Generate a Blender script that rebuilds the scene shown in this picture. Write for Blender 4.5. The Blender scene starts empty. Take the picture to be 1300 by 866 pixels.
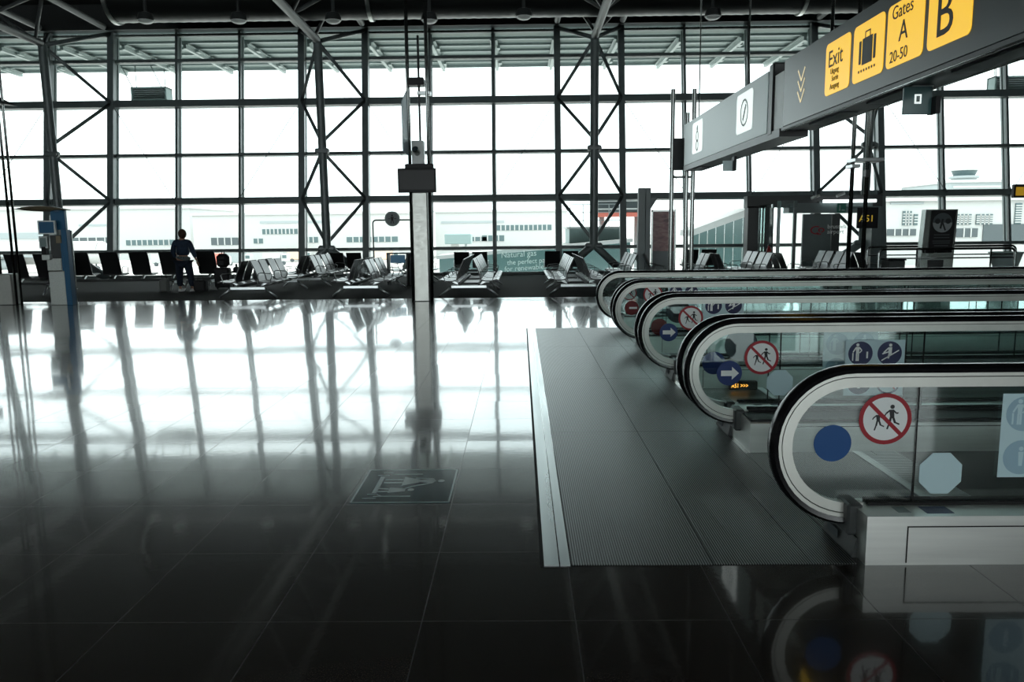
import bpy, math, random
from mathutils import Vector, Matrix, Euler
random.seed(7)
C = bpy.context.scene.collection
SC = bpy.context.scene
PI = math.pi
rad = math.radians

# ------------------------------------------------------------------ camera
CAMH = 1.6
cd = bpy.data.cameras.new('camera'); cam = bpy.data.objects.new('camera', cd); C.objects.link(cam)
cd.sensor_width = 36.0; cd.lens = 36.0 * 1000 / 1300.0; cd.clip_end = 3000; cd.clip_start = 0.05
cam.matrix_world = (Matrix.Translation((0, 0, CAMH)) @ Matrix.Rotation(math.atan(0.012), 4, 'Z')
                    @ Matrix.Rotation(PI/2 - math.atan(0.1405), 4, 'X') @ Matrix.Rotation(-0.0105, 4, 'Z'))
SC.camera = cam
# ------------------------------------------------------------------ world, sun, exposure
W = bpy.data.worlds.new('overcast_sky'); SC.world = W; W.use_nodes = True
wn = W.node_tree.nodes; wl = W.node_tree.links
bg = wn['Background']; bg.inputs['Color'].default_value = (0.90, 0.985, 1.0, 1); bg.inputs['Strength'].default_value = 2.3
tc = wn.new('ShaderNodeTexCoord'); nz = wn.new('ShaderNodeTexNoise'); nz.inputs['Scale'].default_value = 2.2
cr = wn.new('ShaderNodeValToRGB'); cr.color_ramp.elements[0].position = 0.3; cr.color_ramp.elements[1].position = 0.7
cr.color_ramp.elements[0].color = (0.80, 0.90, 0.92, 1); cr.color_ramp.elements[1].color = (0.94, 1.0, 1.0, 1)
wl.new(tc.outputs['Generated'], nz.inputs['Vector']); wl.new(nz.outputs['Fac'], cr.inputs['Fac']); wl.new(cr.outputs['Color'], bg.inputs['Color'])
sd = bpy.data.lights.new('sun', 'SUN'); sd.energy = 2.2; sd.angle = 0.4; sd.color = (1, 0.98, 0.95)
sun = bpy.data.objects.new('sun', sd); C.objects.link(sun); sun.rotation_euler = (rad(-32), rad(12), 0)
vs = SC.view_settings
vs.view_transform = 'Standard'; vs.look = 'None'; vs.gamma = 1.0; vs.exposure = 0.75; vs.use_curve_mapping = False
SC.cycles.transparent_max_bounces = 40
SC.cycles.max_bounces = 8
SC.cycles.caustics_reflective = False

# ------------------------------------------------------------------ helpers
def pt(px, py, Y):          # where a sight line of the survey meets the plane at depth Y
    m = cam.matrix_world.to_3x3()
    r = m @ Vector(((px-650)/1000.0, (433-py)/1000.0, -1))
    t = Y / r.y
    return Vector((r.x*t, Y, CAMH + r.z*t))

def tag(o, label=None, cat=None, group=None, kind=None):
    if label: o['label'] = label
    if cat: o['category'] = cat
    if group: o['group'] = group
    if kind: o['kind'] = kind
    return o

def thing(name, label, cat, loc=(0, 0, 0), rotz=0, group=None):
    o = bpy.data.objects.new(name, None); C.objects.link(o)
    o.location = loc; o.rotation_euler = (0, 0, rotz); o.empty_display_size = 0.1
    return tag(o, label, cat, group)

class MB:
    def __init__(s): s.v = []; s.f = []; s.mi = []; s.cm = 0; s.sm = []
    def mat(s, i): s.cm = i; return s
    def add(s, vs_, fs, smooth=False):
        n = len(s.v); s.v += [tuple(v) for v in vs_]
        for f in fs: s.f.append([n+i for i in f]); s.mi.append(s.cm); s.sm.append(smooth)
        return s
    def box(s, a, b, bev=0.0):
        x0, x1 = sorted((a[0], b[0])); y0, y1 = sorted((a[1], b[1])); z0, z1 = sorted((a[2], b[2]))
        if bev <= 0:
            v = [(x, y, z) for z in (z0, z1) for y in (y0, y1) for x in (x0, x1)]
            return s.add(v, [(0, 2, 3, 1), (4, 5, 7, 6), (0, 1, 5, 4), (2, 6, 7, 3), (0, 4, 6, 2), (1, 3, 7, 5)])
        # chamfered box: 24 verts
        e = min(bev, (x1-x0)*.45, (y1-y0)*.45, (z1-z0)*.45)
        cx, cy, cz = (x0+x1)/2, (y0+y1)/2, (z0+z1)/2; hx, hy, hz = (x1-x0)/2, (y1-y0)/2, (z1-z0)/2
        v = []; idx = {}
        for sx in (-1, 1):
            for sy in (-1, 1):
                for sz in (-1, 1):
                    for ax in range(3):
                        p = [hx-e, hy-e, hz-e]; p[ax] += e
                        idx[(sx, sy, sz, ax)] = len(v); v.append((cx+sx*p[0], cy+sy*p[1], cz+sz*p[2]))
        F = []
        for ax in range(3):
            o1, o2 = [i for i in range(3) if i != ax]
            for sg in (-1, 1):
                q = []
                for (a1, a2) in ((-1, -1), (1, -1), (1, 1), (-1, 1)):
                    k = [0, 0, 0]; k[ax] = sg; k[o1] = a1; k[o2] = a2; q.append(idx[(k[0], k[1], k[2], ax)])
                F.append(q)
            for s1 in (-1, 1):
                for s2 in (-1, 1):
                    q = []
                    k = [0, 0, 0]; k[o1] = s1; k[o2] = s2
                    k[ax] = -1; q.append(idx[(*k, o1)]); q.append(idx[(*k, o2)])
                    k[ax] = 1; q.append(idx[(*k, o2)]); q.append(idx[(*k, o1)])
                    F.append(q)
        for sx in (-1, 1):
            for sy in (-1, 1):
                for sz in (-1, 1): F.append([idx[(sx, sy, sz, 0)], idx[(sx, sy, sz, 1)], idx[(sx, sy, sz, 2)]])
        return s.add(v, F)
    def tube(s, p0, p1, r, n=10, r2=None, caps=True):
        p0 = Vector(p0); p1 = Vector(p1); d = p1-p0
        if d.length < 1e-6: return s
        q = d.to_track_quat('Z', 'Y'); r2 = r if r2 is None else r2
        v = []
        for (p, rr) in ((p0, r), (p1, r2)):
            for k in range(n):
                a = 2*PI*k/n; v.append(p + q @ Vector((rr*math.cos(a), rr*math.sin(a), 0)))
        s.add(v, [(k, (k+1) % n, n+(k+1) % n, n+k) for k in range(n)], True)
        if caps: s.add(v, [list(range(n))[::-1], list(range(n, 2*n))])
        return s
    def path(s, pts, r, n=8):
        pts = [Vector(p) for p in pts]; rings = []
        up = None
        for i, p in enumerate(pts):
            d = (pts[min(i+1, len(pts)-1)] - pts[max(i-1, 0)]).normalized()
            if up is None:
                up = Vector((0, 0, 1)) if abs(d.z) < .9 else Vector((1, 0, 0))
            x = d.cross(up).normalized(); up = x.cross(d).normalized()
            rings.append([p + x*r*math.cos(2*PI*k/n) + up*r*math.sin(2*PI*k/n) for k in range(n)])
        v = [q for g in rings for q in g]; F = []
        for i in range(len(pts)-1):
            for k in range(n): F.append((i*n+k, i*n+(k+1) % n, (i+1)*n+(k+1) % n, (i+1)*n+k))
        s.add(v, F, True); s.add(v, [list(range(n))[::-1], [len(v)-n+k for k in range(n)]])
        return s
    def prism(s, poly, axis, a, b, smooth=False):
        # poly: list of 2-D points in the two other axes (in order), extruded along axis from a to b
        def mk(p, t):
            if axis == 'x': return (t, p[0], p[1])
            if axis == 'y': return (p[0], t, p[1])
            return (p[0], p[1], t)
        n = len(poly); v = [mk(p, a) for p in poly] + [mk(p, b) for p in poly]
        s.add(v, [list(range(n))[::-1], [n+i for i in range(n)]])
        s.add(v, [(i, (i+1) % n, n+(i+1) % n, n+i) for i in range(n)], smooth)
        return s
    def hexa(s, v8):
        return s.add(v8, [(0, 2, 3, 1), (4, 5, 7, 6), (0, 1, 5, 4), (2, 6, 7, 3), (0, 4, 6, 2), (1, 3, 7, 5)])
    def ball(s, c, r, n=12, sc=(1, 1, 1)):
        c = Vector(c); v = []; m = n//2
        for i in range(m+1):
            t = PI*i/m
            for k in range(n):
                a = 2*PI*k/n
                v.append(c + Vector((r*sc[0]*math.sin(t)*math.cos(a), r*sc[1]*math.sin(t)*math.sin(a), r*sc[2]*math.cos(t))))
        F = []
        for i in range(m):
            for k in range(n): F.append((i*n+k, (i+1)*n+k, (i+1)*n+(k+1) % n, i*n+(k+1) % n))
        return s.add(v, F, True)
    def lathe(s, c, prof, n=24):
        c = Vector(c); v = []
        for (r, z) in prof:
            for k in range(n): v.append(c + Vector((r*math.cos(2*PI*k/n), r*math.sin(2*PI*k/n), z)))
        F = []
        for i in range(len(prof)-1):
            for k in range(n): F.append((i*n+k, i*n+(k+1) % n, (i+1)*n+(k+1) % n, (i+1)*n+k))
        s.add(v, F, True); s.add(v, [list(range(n))[::-1], [len(v)-n+k for k in range(n)]]); return s
    def build(s, name, mats, parent=None, **kw):
        me = bpy.data.meshes.new(name); me.from_pydata(s.v, [], s.f)
        if not isinstance(mats, (list, tuple)): mats = [mats]
        for m in mats: me.materials.append(m)
        for p, i, sm in zip(me.polygons, s.mi, s.sm): p.material_index = i; p.use_smooth = sm
        me.validate(); me.update()
        import bmesh
        bm = bmesh.new(); bm.from_mesh(me); bmesh.ops.remove_doubles(bm, verts=bm.verts, dist=1e-5)
        bmesh.ops.recalc_face_normals(bm, faces=bm.faces)
        for e in bm.edges:
            if len(e.link_faces) == 2 and e.calc_face_angle(0) > rad(35): e.smooth = False
        bm.to_mesh(me); bm.free()
        o = bpy.data.objects.new(name, me); C.objects.link(o)
        if parent: o.parent = parent
        for k, val in kw.items(): o[k] = val
        return o

def struct(name, mb, m, label=None, **kw):
    o = mb.build(name, m); o['kind'] = 'structure'
    if label: o['label'] = label
    return o

def copy_tree(o, parent=None):
    c = o.copy(); C.objects.link(c)
    if parent: c.parent = parent
    for ch in [x for x in o.children]: copy_tree(ch, c)
    return c

# ------------------------------------------------------------------ materials
def mat(name, col, rough=0.5, metal=0.0, spec=0.5, emit=None, es=0.0, coat=0.0):
    m = bpy.data.materials.new(name); m.use_nodes = True; b = m.node_tree.nodes['Principled BSDF']
    b.inputs['Base Color'].default_value = (*col, 1); b.inputs['Roughness'].default_value = rough
    b.inputs['Metallic'].default_value = metal; b.inputs['Specular IOR Level'].default_value = spec
    b.inputs['Coat Weight'].default_value = coat
    if emit: b.inputs['Emission Color'].default_value = (*emit, 1); b.inputs['Emission Strength'].default_value = es
    return m

def vary(m, scale=(1, 1, 1), amt=0.25, ramp=None, rough=None, bump=0.0, nscale=8.0, coord='Object'):
    nt = m.node_tree; N = nt.nodes; L = nt.links; b = N['Principled BSDF']
    t = N.new('ShaderNodeTexCoord'); mp = N.new('ShaderNodeMapping'); mp.inputs['Scale'].default_value = scale
    n = N.new('ShaderNodeTexNoise'); n.inputs['Scale'].default_value = nscale; n.inputs['Detail'].default_value = 5
    L.new(t.outputs[coord], mp.inputs['Vector']); L.new(mp.outputs['Vector'], n.inputs['Vector'])
    c = b.inputs['Base Color'].default_value[:]
    r = N.new('ShaderNodeValToRGB'); r.color_ramp.elements[0].position = .3; r.color_ramp.elements[1].position = .7
    r.color_ramp.elements[0].color = tuple(x*(1-amt) for x in c[:3])+(1,)
    r.color_ramp.elements[1].color = tuple(min(1, x*(1+amt)) for x in c[:3])+(1,)
    L.new(n.outputs['Fac'], r.inputs['Fac']); L.new(r.outputs['Color'], b.inputs['Base Color'])
    if rough:
        q = N.new('ShaderNodeMapRange'); q.inputs['To Min'].default_value = rough[0]; q.inputs['To Max'].default_value = rough[1]
        q.inputs['From Min'].default_value = .3; q.inputs['From Max'].default_value = .7
        L.new(n.outputs['Fac'], q.inputs['Value']); L.new(q.outputs['Result'], b.inputs['Roughness'])
    if bump:
        bp = N.new('ShaderNodeBump'); bp.inputs['Strength'].default_value = bump; bp.inputs['Distance'].default_value = .01
        L.new(n.outputs['Fac'], bp.inputs['Height']); L.new(bp.outputs['Normal'], b.inputs['Normal'])
    return m

def glass(name, tint, ior=1.45, rough=0.0, haze=0.0):
    m = bpy.data.materials.new(name); m.use_nodes = True; N = m.node_tree.nodes; L = m.node_tree.links
    N.remove(N['Principled BSDF']); out = N['Material Output']
    tr = N.new('ShaderNodeBsdfTransparent'); tr.inputs['Color'].default_value = (*tint, 1)
    gl = N.new('ShaderNodeBsdfGlossy'); gl.inputs['Roughness'].default_value = rough; gl.inputs['Color'].default_value = (.95, 1, .99, 1)
    fr = N.new('ShaderNodeFresnel'); fr.inputs['IOR'].default_value = ior
    mx = N.new('ShaderNodeMixShader'); L.new(fr.outputs[0], mx.inputs[0]); L.new(tr.outputs[0], mx.inputs[1]); L.new(gl.outputs[0], mx.inputs[2])
    last = mx
    if haze:
        df = N.new('ShaderNodeBsdfDiffuse'); df.inputs['Color'].default_value = (.75, .85, .85, 1)
        m2 = N.new('ShaderNodeMixShader'); m2.inputs[0].default_value = haze
        L.new(mx.outputs[0], m2.inputs[1]); L.new(df.outputs[0], m2.inputs[2]); last = m2
    L.new(last.outputs[0], out.inputs['Surface'])
    return m

TX, TY, OX, OY = 0.636, 0.705, -0.422, 3.77
def floor_material():
    m = mat('polished_granite', (.03, .027, .024), .05, spec=.42)
    N = m.node_tree.nodes; L = m.node_tree.links; b = N['Principled BSDF']
    g = N.new('ShaderNodeNewGeometry'); sp = N.new('ShaderNodeSeparateXYZ'); L.new(g.outputs['Position'], sp.inputs[0])
    def M(op, a, b_=None, c=None):
        n = N.new('ShaderNodeMath'); n.operation = op
        for i, x in enumerate((a, b_, c)):
            if x is None: continue
            if isinstance(x, (int, float)): n.inputs[i].default_value = x
            else: L.new(x, n.inputs[i])
        return n.outputs[0]
    u = M('DIVIDE', M('SUBTRACT', sp.outputs['X'], OX), TX); v = M('DIVIDE', M('SUBTRACT', sp.outputs['Y'], OY), TY)
    fu = M('FRACT', u); fv = M('FRACT', v)
    du = M('MULTIPLY', M('MINIMUM', fu, M('SUBTRACT', 1.0, fu)), TX); dv = M('MULTIPLY', M('MINIMUM', fv, M('SUBTRACT', 1.0, fv)), TY)
    joint = M('LESS_THAN', M('MINIMUM', du, dv), 0.0024)
    cell = N.new('ShaderNodeCombineXYZ'); L.new(M('FLOOR', u), cell.inputs[0]); L.new(M('FLOOR', v), cell.inputs[1])
    wnz = N.new('ShaderNodeTexWhiteNoise'); wnz.noise_dimensions = '2D'; L.new(cell.outputs[0], wnz.inputs['Vector'])
    # speckle
    n1 = N.new('ShaderNodeTexNoise'); n1.inputs['Scale'].default_value = 160; n1.inputs['Detail'].default_value = 3; L.new(g.outputs['Position'], n1.inputs['Vector'])
    r1 = N.new('ShaderNodeValToRGB'); r1.color_ramp.elements[0].position = .42; r1.color_ramp.elements[1].position = .62
    r1.color_ramp.elements[0].color = (.012, .0095, .0075, 1); r1.color_ramp.elements[1].color = (.060, .049, .039, 1)
    L.new(n1.outputs['Fac'], r1.inputs['Fac'])
    tone = M('MULTIPLY_ADD', wnz.outputs['Value'], .5, .72)
    mul = N.new('ShaderNodeVectorMath'); mul.operation = 'SCALE'; L.new(r1.outputs['Color'], mul.inputs[0]); L.new(tone, mul.inputs['Scale'])
    mix = N.new('ShaderNodeMix'); mix.data_type = 'RGBA'; L.new(joint, mix.inputs['Factor'])
    L.new(mul.outputs[0], mix.inputs['A']); mix.inputs['B'].default_value = (.006, .006, .006, 1)
    L.new(mix.outputs['Result'], b.inputs['Base Color'])
    # roughness: worn, uneven polish
    n2 = N.new('ShaderNodeTexNoise'); n2.inputs['Scale'].default_value = 1.4; n2.inputs['Detail'].default_value = 6; L.new(g.outputs['Position'], n2.inputs['Vector'])
    rr = M('MULTIPLY_ADD', n2.outputs['Fac'], .06, .025)
    rr2 = M('ADD', rr, M('MULTIPLY', joint, .6)); L.new(rr2, b.inputs['Coat Roughness']); b.inputs['Roughness'].default_value = .20; b.inputs['Specular IOR Level'].default_value = .14; b.inputs['Coat Weight'].default_value = .85; b.inputs['Coat IOR'].default_value = 1.5
    # every slab lies a hair out of level; faint ripple of the grinding
    off = N.new('ShaderNodeVectorMath'); off.operation = 'SUBTRACT'; L.new(wnz.outputs['Color'], off.inputs[0]); off.inputs[1].default_value = (.5, .5, .5)
    sc = N.new('ShaderNodeVectorMath'); sc.operation = 'MULTIPLY'; L.new(off.outputs[0], sc.inputs[0]); sc.inputs[1].default_value = (.006, .004, 0)
    ad = N.new('ShaderNodeVectorMath'); ad.operation = 'ADD'; L.new(g.outputs['Normal'], ad.inputs[0]); L.new(sc.outputs[0], ad.inputs[1])
    nr = N.new('ShaderNodeVectorMath'); nr.operation = 'NORMALIZE'; L.new(ad.outputs[0], nr.inputs[0])
    bp = N.new('ShaderNodeBump'); bp.inputs['Strength'].default_value = .012; bp.inputs['Distance'].default_value = .01
    n3 = N.new('ShaderNodeTexNoise'); n3.inputs['Scale'].default_value = 22; L.new(g.outputs['Position'], n3.inputs['Vector'])
    L.new(n3.outputs['Fac'], bp.inputs['Height']); L.new(nr.outputs[0], bp.inputs['Normal']); L.new(bp.outputs['Normal'], b.inputs['Normal']); L.new(bp.outputs['Normal'], b.inputs['Coat Normal'])
    return m

def ribbed(name, axis, pitch, c0, c1, metal=.6, rough=.38):
    m = mat(name, c1, rough, metal); N = m.node_tree.nodes; L = m.node_tree.links; b = N['Principled BSDF']
    g = N.new('ShaderNodeNewGeometry'); sp = N.new('ShaderNodeSeparateXYZ'); L.new(g.outputs['Position'], sp.inputs[0])
    k = N.new('ShaderNodeMath'); k.operation = 'MULTIPLY'; k.inputs[1].default_value = 2*PI/pitch; L.new(sp.outputs[axis], k.inputs[0])
    s = N.new('ShaderNodeMath'); s.operation = 'SINE'; L.new(k.outputs[0], s.inputs[0])
    r = N.new('ShaderNodeMapRange'); r.inputs['From Min'].default_value = .0; r.inputs['From Max'].default_value = .7; L.new(s.outputs[0], r.inputs['Value'])
    mx = N.new('ShaderNodeMix'); mx.data_type = 'RGBA'; mx.inputs['A'].default_value = (*c0, 1); mx.inputs['B'].default_value = (*c1, 1)
    L.new(r.outputs['Result'], mx.inputs['Factor']); L.new(mx.outputs['Result'], b.inputs['Base Color'])
    bp = N.new('ShaderNodeBump'); bp.inputs['Strength'].default_value = .5; bp.inputs['Distance'].default_value = .002
    L.new(r.outputs['Result'], bp.inputs['Height']); L.new(bp.outputs['Normal'], b.inputs['Normal'])
    return m

M = {}
M['floor'] = floor_material()
M['plate'] = ribbed('ribbed_aluminium_plate', 'X', .0125, (.003, .004, .004), (.28, .30, .295), .7, .36)
M['pallet'] = ribbed('ribbed_pallet', 'Y', .011, (.004, .005, .005), (.055, .06, .06), .6, .4)
M['strip'] = vary(mat('brushed_strip', (.62, .66, .66), .30, 1.0), (3, .15, 1), .06, rough=(.26, .36), nscale=5)
M['steel'] = vary(mat('brushed_stainless', (.70, .72, .69), .4, 1.0), (.25, 1, 6), .05, rough=(.33, .40), nscale=7)
M['satin'] = vary(mat('satin_stainless', (.46, .47, .44), .4, 1.0), (2, 2, 2), .06, rough=(.36, .48), nscale=6)
M['pole'] = mat('pole_steel', (.32, .34, .33), .25, 1.0)
M['rubber'] = mat('handrail_rubber', (.006, .006, .007), .22, spec=.6)
M['black'] = mat('black_plastic', (.008, .008, .009), .5, spec=.3)
M['screen'] = mat('dark_screen', (.006, .007, .007), .35, spec=.25)
M['gap'] = mat('black_brush_gap', (.004, .004, .004), .8)
M['bglass'] = glass('balustrade_glass', (.95, .985, .98), 1.5)
M['wglass'] = glass('facade_glass', (.95, .985, .98), 1.4)
M['frost'] = glass('frosted_glass', (.72, .80, .79), 1.5, 0, .15)
M['film'] = glass('tinted_film', (.90, .96, .955), 1.2)
M['tglass'] = glass('tinted_glass', (.70, .84, .83), 1.5)
M['frame'] = vary(mat('facade_grey_paint', (.135, .17, .17), .38), (1, 1, 1), .08, nscale=3)
M['mast'] = vary(mat('mast_grey_paint', (.155, .19, .19), .33), (1, 1, 1), .08, nscale=3)
M['darksteel'] = mat('dark_roof_steel', (.045, .05, .05), .45)
M['roofpipe'] = mat('grey_truss_tube', (.12, .13, .13), .5)
M['duct'] = mat('duct_skin', (.03, .032, .032), .38, .5)
M['ceil'] = mat('dark_ceiling', (.010, .010, .010), .8)
M['hallwall'] = mat('hall_wall', (.30, .30, .29), .7)
M['carpet'] = vary(mat('dark_carpet', (.018, .017, .015), .95, spec=.1), (1, 1, 1), .35, nscale=60)
M['kerb'] = mat('window_kerb', (.16, .19, .185), .5)
M['seat'] = mat('black_seat_leather', (.016, .017, .018), .30, spec=.42)
M['seatgrey'] = mat('black_seat_shell', (.012, .012, .013), .42)
M['alu'] = mat('cast_aluminium', (.55, .58, .58), .3, 1.0)
M['eave'] = ribbed('louvre_sheet', 'Y', .55, (.13, .17, .16), (.20, .25, .24), 0, .6)
M['eavebar'] = mat('eave_bracket_paint', (.30, .35, .34), .5)
M['signgrey'] = mat('sign_grey', (.060, .075, .078), .32, spec=.5)
M['signlight'] = mat('sign_pale_grey', (.58, .72, .71), .35, spec=.5)
M['signunder'] = mat('sign_underside', (.02, .022, .022), .4)
M['yellow'] = mat('backlit_yellow', (.75, .42, .03), .4, emit=(1.0, .60, .045), es=.50)
M['signink'] = mat('sign_ink', (.015, .018, .02), .5)
M['signbrown'] = mat('faded_sign_ink', (.16, .12, .04), .6)
M['arrow'] = mat('pale_arrow', (.75, .65, .42), .5, emit=(1, .86, .55), es=.35)
M['white'] = mat('white_plastic', (.78, .82, .80), .4)
M['picto'] = mat('lit_white_pictogram', (.8, .85, .83), .4, emit=(.9, 1, .97), es=.45)
M['pictoline'] = mat('grey_pictogram_line', (.28, .34, .33), .5)
M['red'] = mat('sticker_red', (.34, .010, .02), .45)
M['redback'] = mat('sticker_dark_red', (.16, .008, .01), .5)
M['stwhite'] = mat('sticker_white', (.84, .88, .87), .5)
M['blue'] = mat('sticker_blue', (.004, .028, .15), .45)
M['blueplain'] = mat('plain_blue', (.004, .07, .24), .45)
M['navy'] = mat('sticker_navy', (.003, .009, .07), .45)
M['paleblue'] = mat('pale_sheet_back', (.52, .70, .74), .5)
M['paleblue2'] = mat('pale_blue_disc_back', (.30, .46, .55), .5)
M['ink'] = mat('sticker_black', (.008, .01, .012), .5)
M['greyback'] = mat('grey_disc_back', (.035, .045, .055), .5)
M['amber'] = mat('amber_reflection_glow', (.3, .12, .01), .5, emit=(1, .42, .06), es=1.6)
M['green'] = mat('exit_green', (.01, .06, .04), .5, emit=(.05, .5, .35), es=.02)
M['tile_blue'] = mat('pictogram_floor_blue', (.022, .075, .10), .12)
M['tile_line'] = mat('pictogram_floor_line', (.34, .46, .45), .2)
M['kblue'] = mat('kiosk_blue', (.01, .11, .23), .4)
M['kwhite'] = vary(mat('kiosk_metal', (.50, .53, .50), .4, .6), (1, 1, 1), .08, nscale=30)
M['tan'] = mat('kiosk_wing', (.22, .18, .11), .45)
def vinyl():
    m = bpy.data.materials.new('white_vinyl'); m.use_nodes = True; N = m.node_tree.nodes; L = m.node_tree.links; b = N['Principled BSDF']; b.inputs['Base Color'].default_value = (.85, .88, .87, 1)
    t = N.new('ShaderNodeBsdfTranslucent'); t.inputs['Color'].default_value = (.85, .9, .88, 1); x = N.new('ShaderNodeMixShader'); x.inputs[0].default_value = .92
    L.new(b.outputs[0], x.inputs[1]); L.new(t.outputs[0], x.inputs[2]); L.new(x.outputs[0], N['Material Output'].inputs['Surface']); return m
M['vinyl'] = vinyl()
M['apron'] = vary(mat('apron_concrete', (.52, .50, .47), .9), (1, 1, 1), .08, nscale=.05)
M['bldg'] = mat('white_cladding', (.44, .44, .43), .8)
M['bldg2'] = mat('pale_grey_cladding', (.30, .33, .335), .8)
M['bwin'] = mat('distant_window', (.07, .11, .115), .5)
M['bdark'] = mat('distant_grey_front', (.07, .085, .09), .7)
M['vehred'] = mat('vehicle_red', (.62, .16, .12), .5)
M['orange'] = mat('vehicle_orange', (.75, .50, .36), .5)
M['tealpanel'] = mat('teal_bridge_glazing', (.075, .135, .13), .3)
M['teal'] = mat('teal_corrugated', (.20, .27, .265), .6)
M['jacket'] = vary(mat('navy_jacket', (.012, .028, .055), .8), (1, 1, 1), .3, nscale=18, bump=.2)
M['jeans'] = vary(mat('dark_jeans', (.010, .018, .035), .85), (1, 1, 1), .3, nscale=20)
M['skin'] = mat('skin', (.45, .25, .17), .5)
M['hair'] = mat('brown_hair', (.07, .04, .025), .6)
M['shoe'] = mat('white_sneaker', (.7, .72, .70), .5)
M['pattern'] = vary(mat('patterned_shirt', (.12, .15, .15), .8), (1, 1, 1), .8, nscale=40)
M['bag'] = mat('black_nylon', (.008, .008, .009), .7)
M['extred'] = mat('extinguisher_red', (.42, .02, .02), .35)

def picture_mat():
    m = mat('poster_print', (.3, .1, .1), .35); N = m.node_tree.nodes; L = m.node_tree.links; b = N['Principled BSDF']
    t = N.new('ShaderNodeTexCoord'); n = N.new('ShaderNodeTexNoise'); n.inputs['Scale'].default_value = 3.4; n.inputs['Detail'].default_value = 4; n.inputs['Distortion'].default_value = .8
    mp = N.new('ShaderNodeMapping'); mp.inputs['Scale'].default_value = (1, 1, 2.6); L.new(t.outputs['Object'], mp.inputs['Vector'])
    r = N.new('ShaderNodeValToRGB'); e = r.color_ramp.elements
    e[0].position = .3; e[0].color = (.14, .05, .05, 1); e[1].position = .75; e[1].color = (.42, .26, .24, 1)
    x = e.new(.5); x.color = (.30, .12, .12, 1); x = e.new(.6); x.color = (.36, .17, .16, 1)
    L.new(mp.outputs['Vector'], n.inputs['Vector']); L.new(n.outputs['Fac'], r.inputs['Fac']); L.new(r.outputs['Color'], b.inputs['Base Color'])
    return m
M['adpic'] = picture_mat()

# lettering turned into meshes: origin = lower-left of the line, xd reading direction, ud up direction
def text_mesh(body, size, origin, xd, ud, thick, m, name, parent=None, xscale=1.0, center=False, shear=0.0):
    cu = bpy.data.curves.new('lettering', 'FONT'); cu.body = body; cu.size = size; cu.extrude = max(thick, 0)/2; cu.shear = shear
    cu.align_x = 'CENTER' if center else 'LEFT'; cu.resolution_u = 3
    o = bpy.data.objects.new('lettering', cu); C.objects.link(o)
    bpy.context.view_layer.update()
    dg = bpy.context.evaluated_depsgraph_get()
    me = bpy.data.meshes.new_from_object(o.evaluated_get(dg)); me.name = name
    bpy.data.objects.remove(o, do_unlink=True)
    xd = Vector(xd).normalized(); ud = Vector(ud).normalized(); zd = xd.cross(ud)
    mw = Matrix((( xd.x*xscale, ud.x, zd.x, origin[0]), (xd.y*xscale, ud.y, zd.y, origin[1]), (xd.z*xscale, ud.z, zd.z, origin[2]), (0, 0, 0, 1)))
    me.transform(mw); me.materials.clear(); me.materials.append(m)
    ob = bpy.data.objects.new(name, me); C.objects.link(ob)
    if parent: ob.parent = parent
    return ob

def frame_fn(o, xd, ud):     # maps (u, v, w) on a sign face to world
    o = Vector(o); xd = Vector(xd); ud = Vector(ud); nd = xd.cross(ud)
    return lambda u, v, w=0.0: o + xd*u + ud*v + nd*w
def slab(mb, fn, poly, w0, w1):
    n = len(poly); v = [fn(p[0], p[1], w0) for p in poly] + [fn(p[0], p[1], w1) for p in poly]
    mb.add(v, [list(range(n))[::-1], [n+i for i in range(n)]]); mb.add(v, [(i, (i+1) % n, n+(i+1) % n, n+i) for i in range(n)])
def disc_poly(cx, cy, r, n=32, a0=0): return [(cx+r*math.cos(a0+2*PI*k/n), cy+r*math.sin(a0+2*PI*k/n)) for k in range(n)]
def rrect(x0, y0, x1, y1, r, n=5):
    out = []
    for (cx, cy, a) in ((x1-r, y0+r, -PI/2), (x1-r, y1-r, 0), (x0+r, y1-r, PI/2), (x0+r, y0+r, PI)):
        for k in range(n+1): out.append((cx+r*math.cos(a+PI/2*k/n), cy+r*math.sin(a+PI/2*k/n)))
    return out
def bar(p, q, w):
    p = Vector(p); q = Vector(q); d = (q-p).normalized(); nn = Vector((-d.y, d.x))*w/2
    return [tuple(p-nn), tuple(q-nn), tuple(q+nn), tuple(p+nn)]
def ring(mb, fn, cx, cy, r0, r1, w0, w1, n=40):
    for k in range(n):
        a, b = 2*PI*k/n, 2*PI*(k+1)/n
        slab(mb, fn, [(cx+r0*math.cos(a), cy+r0*math.sin(a)), (cx+r1*math.cos(a), cy+r1*math.sin(a)), (cx+r1*math.cos(b), cy+r1*math.sin(b)), (cx+r0*math.cos(b), cy+r0*math.sin(b))], w0, w1)

# ================================================================== THE SETTING
S_ = rad(9); SA, CA = math.sin(S_), math.cos(S_); WY = 29.0
def wp(X, s, out=0.0):       # point on the outward-leaning glass wall
    return Vector((X, WY + s*SA + out*CA, s*CA - out*SA))
SP = 2.345; XM = lambda k: -0.95 + SP*k
SH = [0.02, 0.97, 2.80, 4.52, 6.42, 8.03, 9.17]

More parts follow.
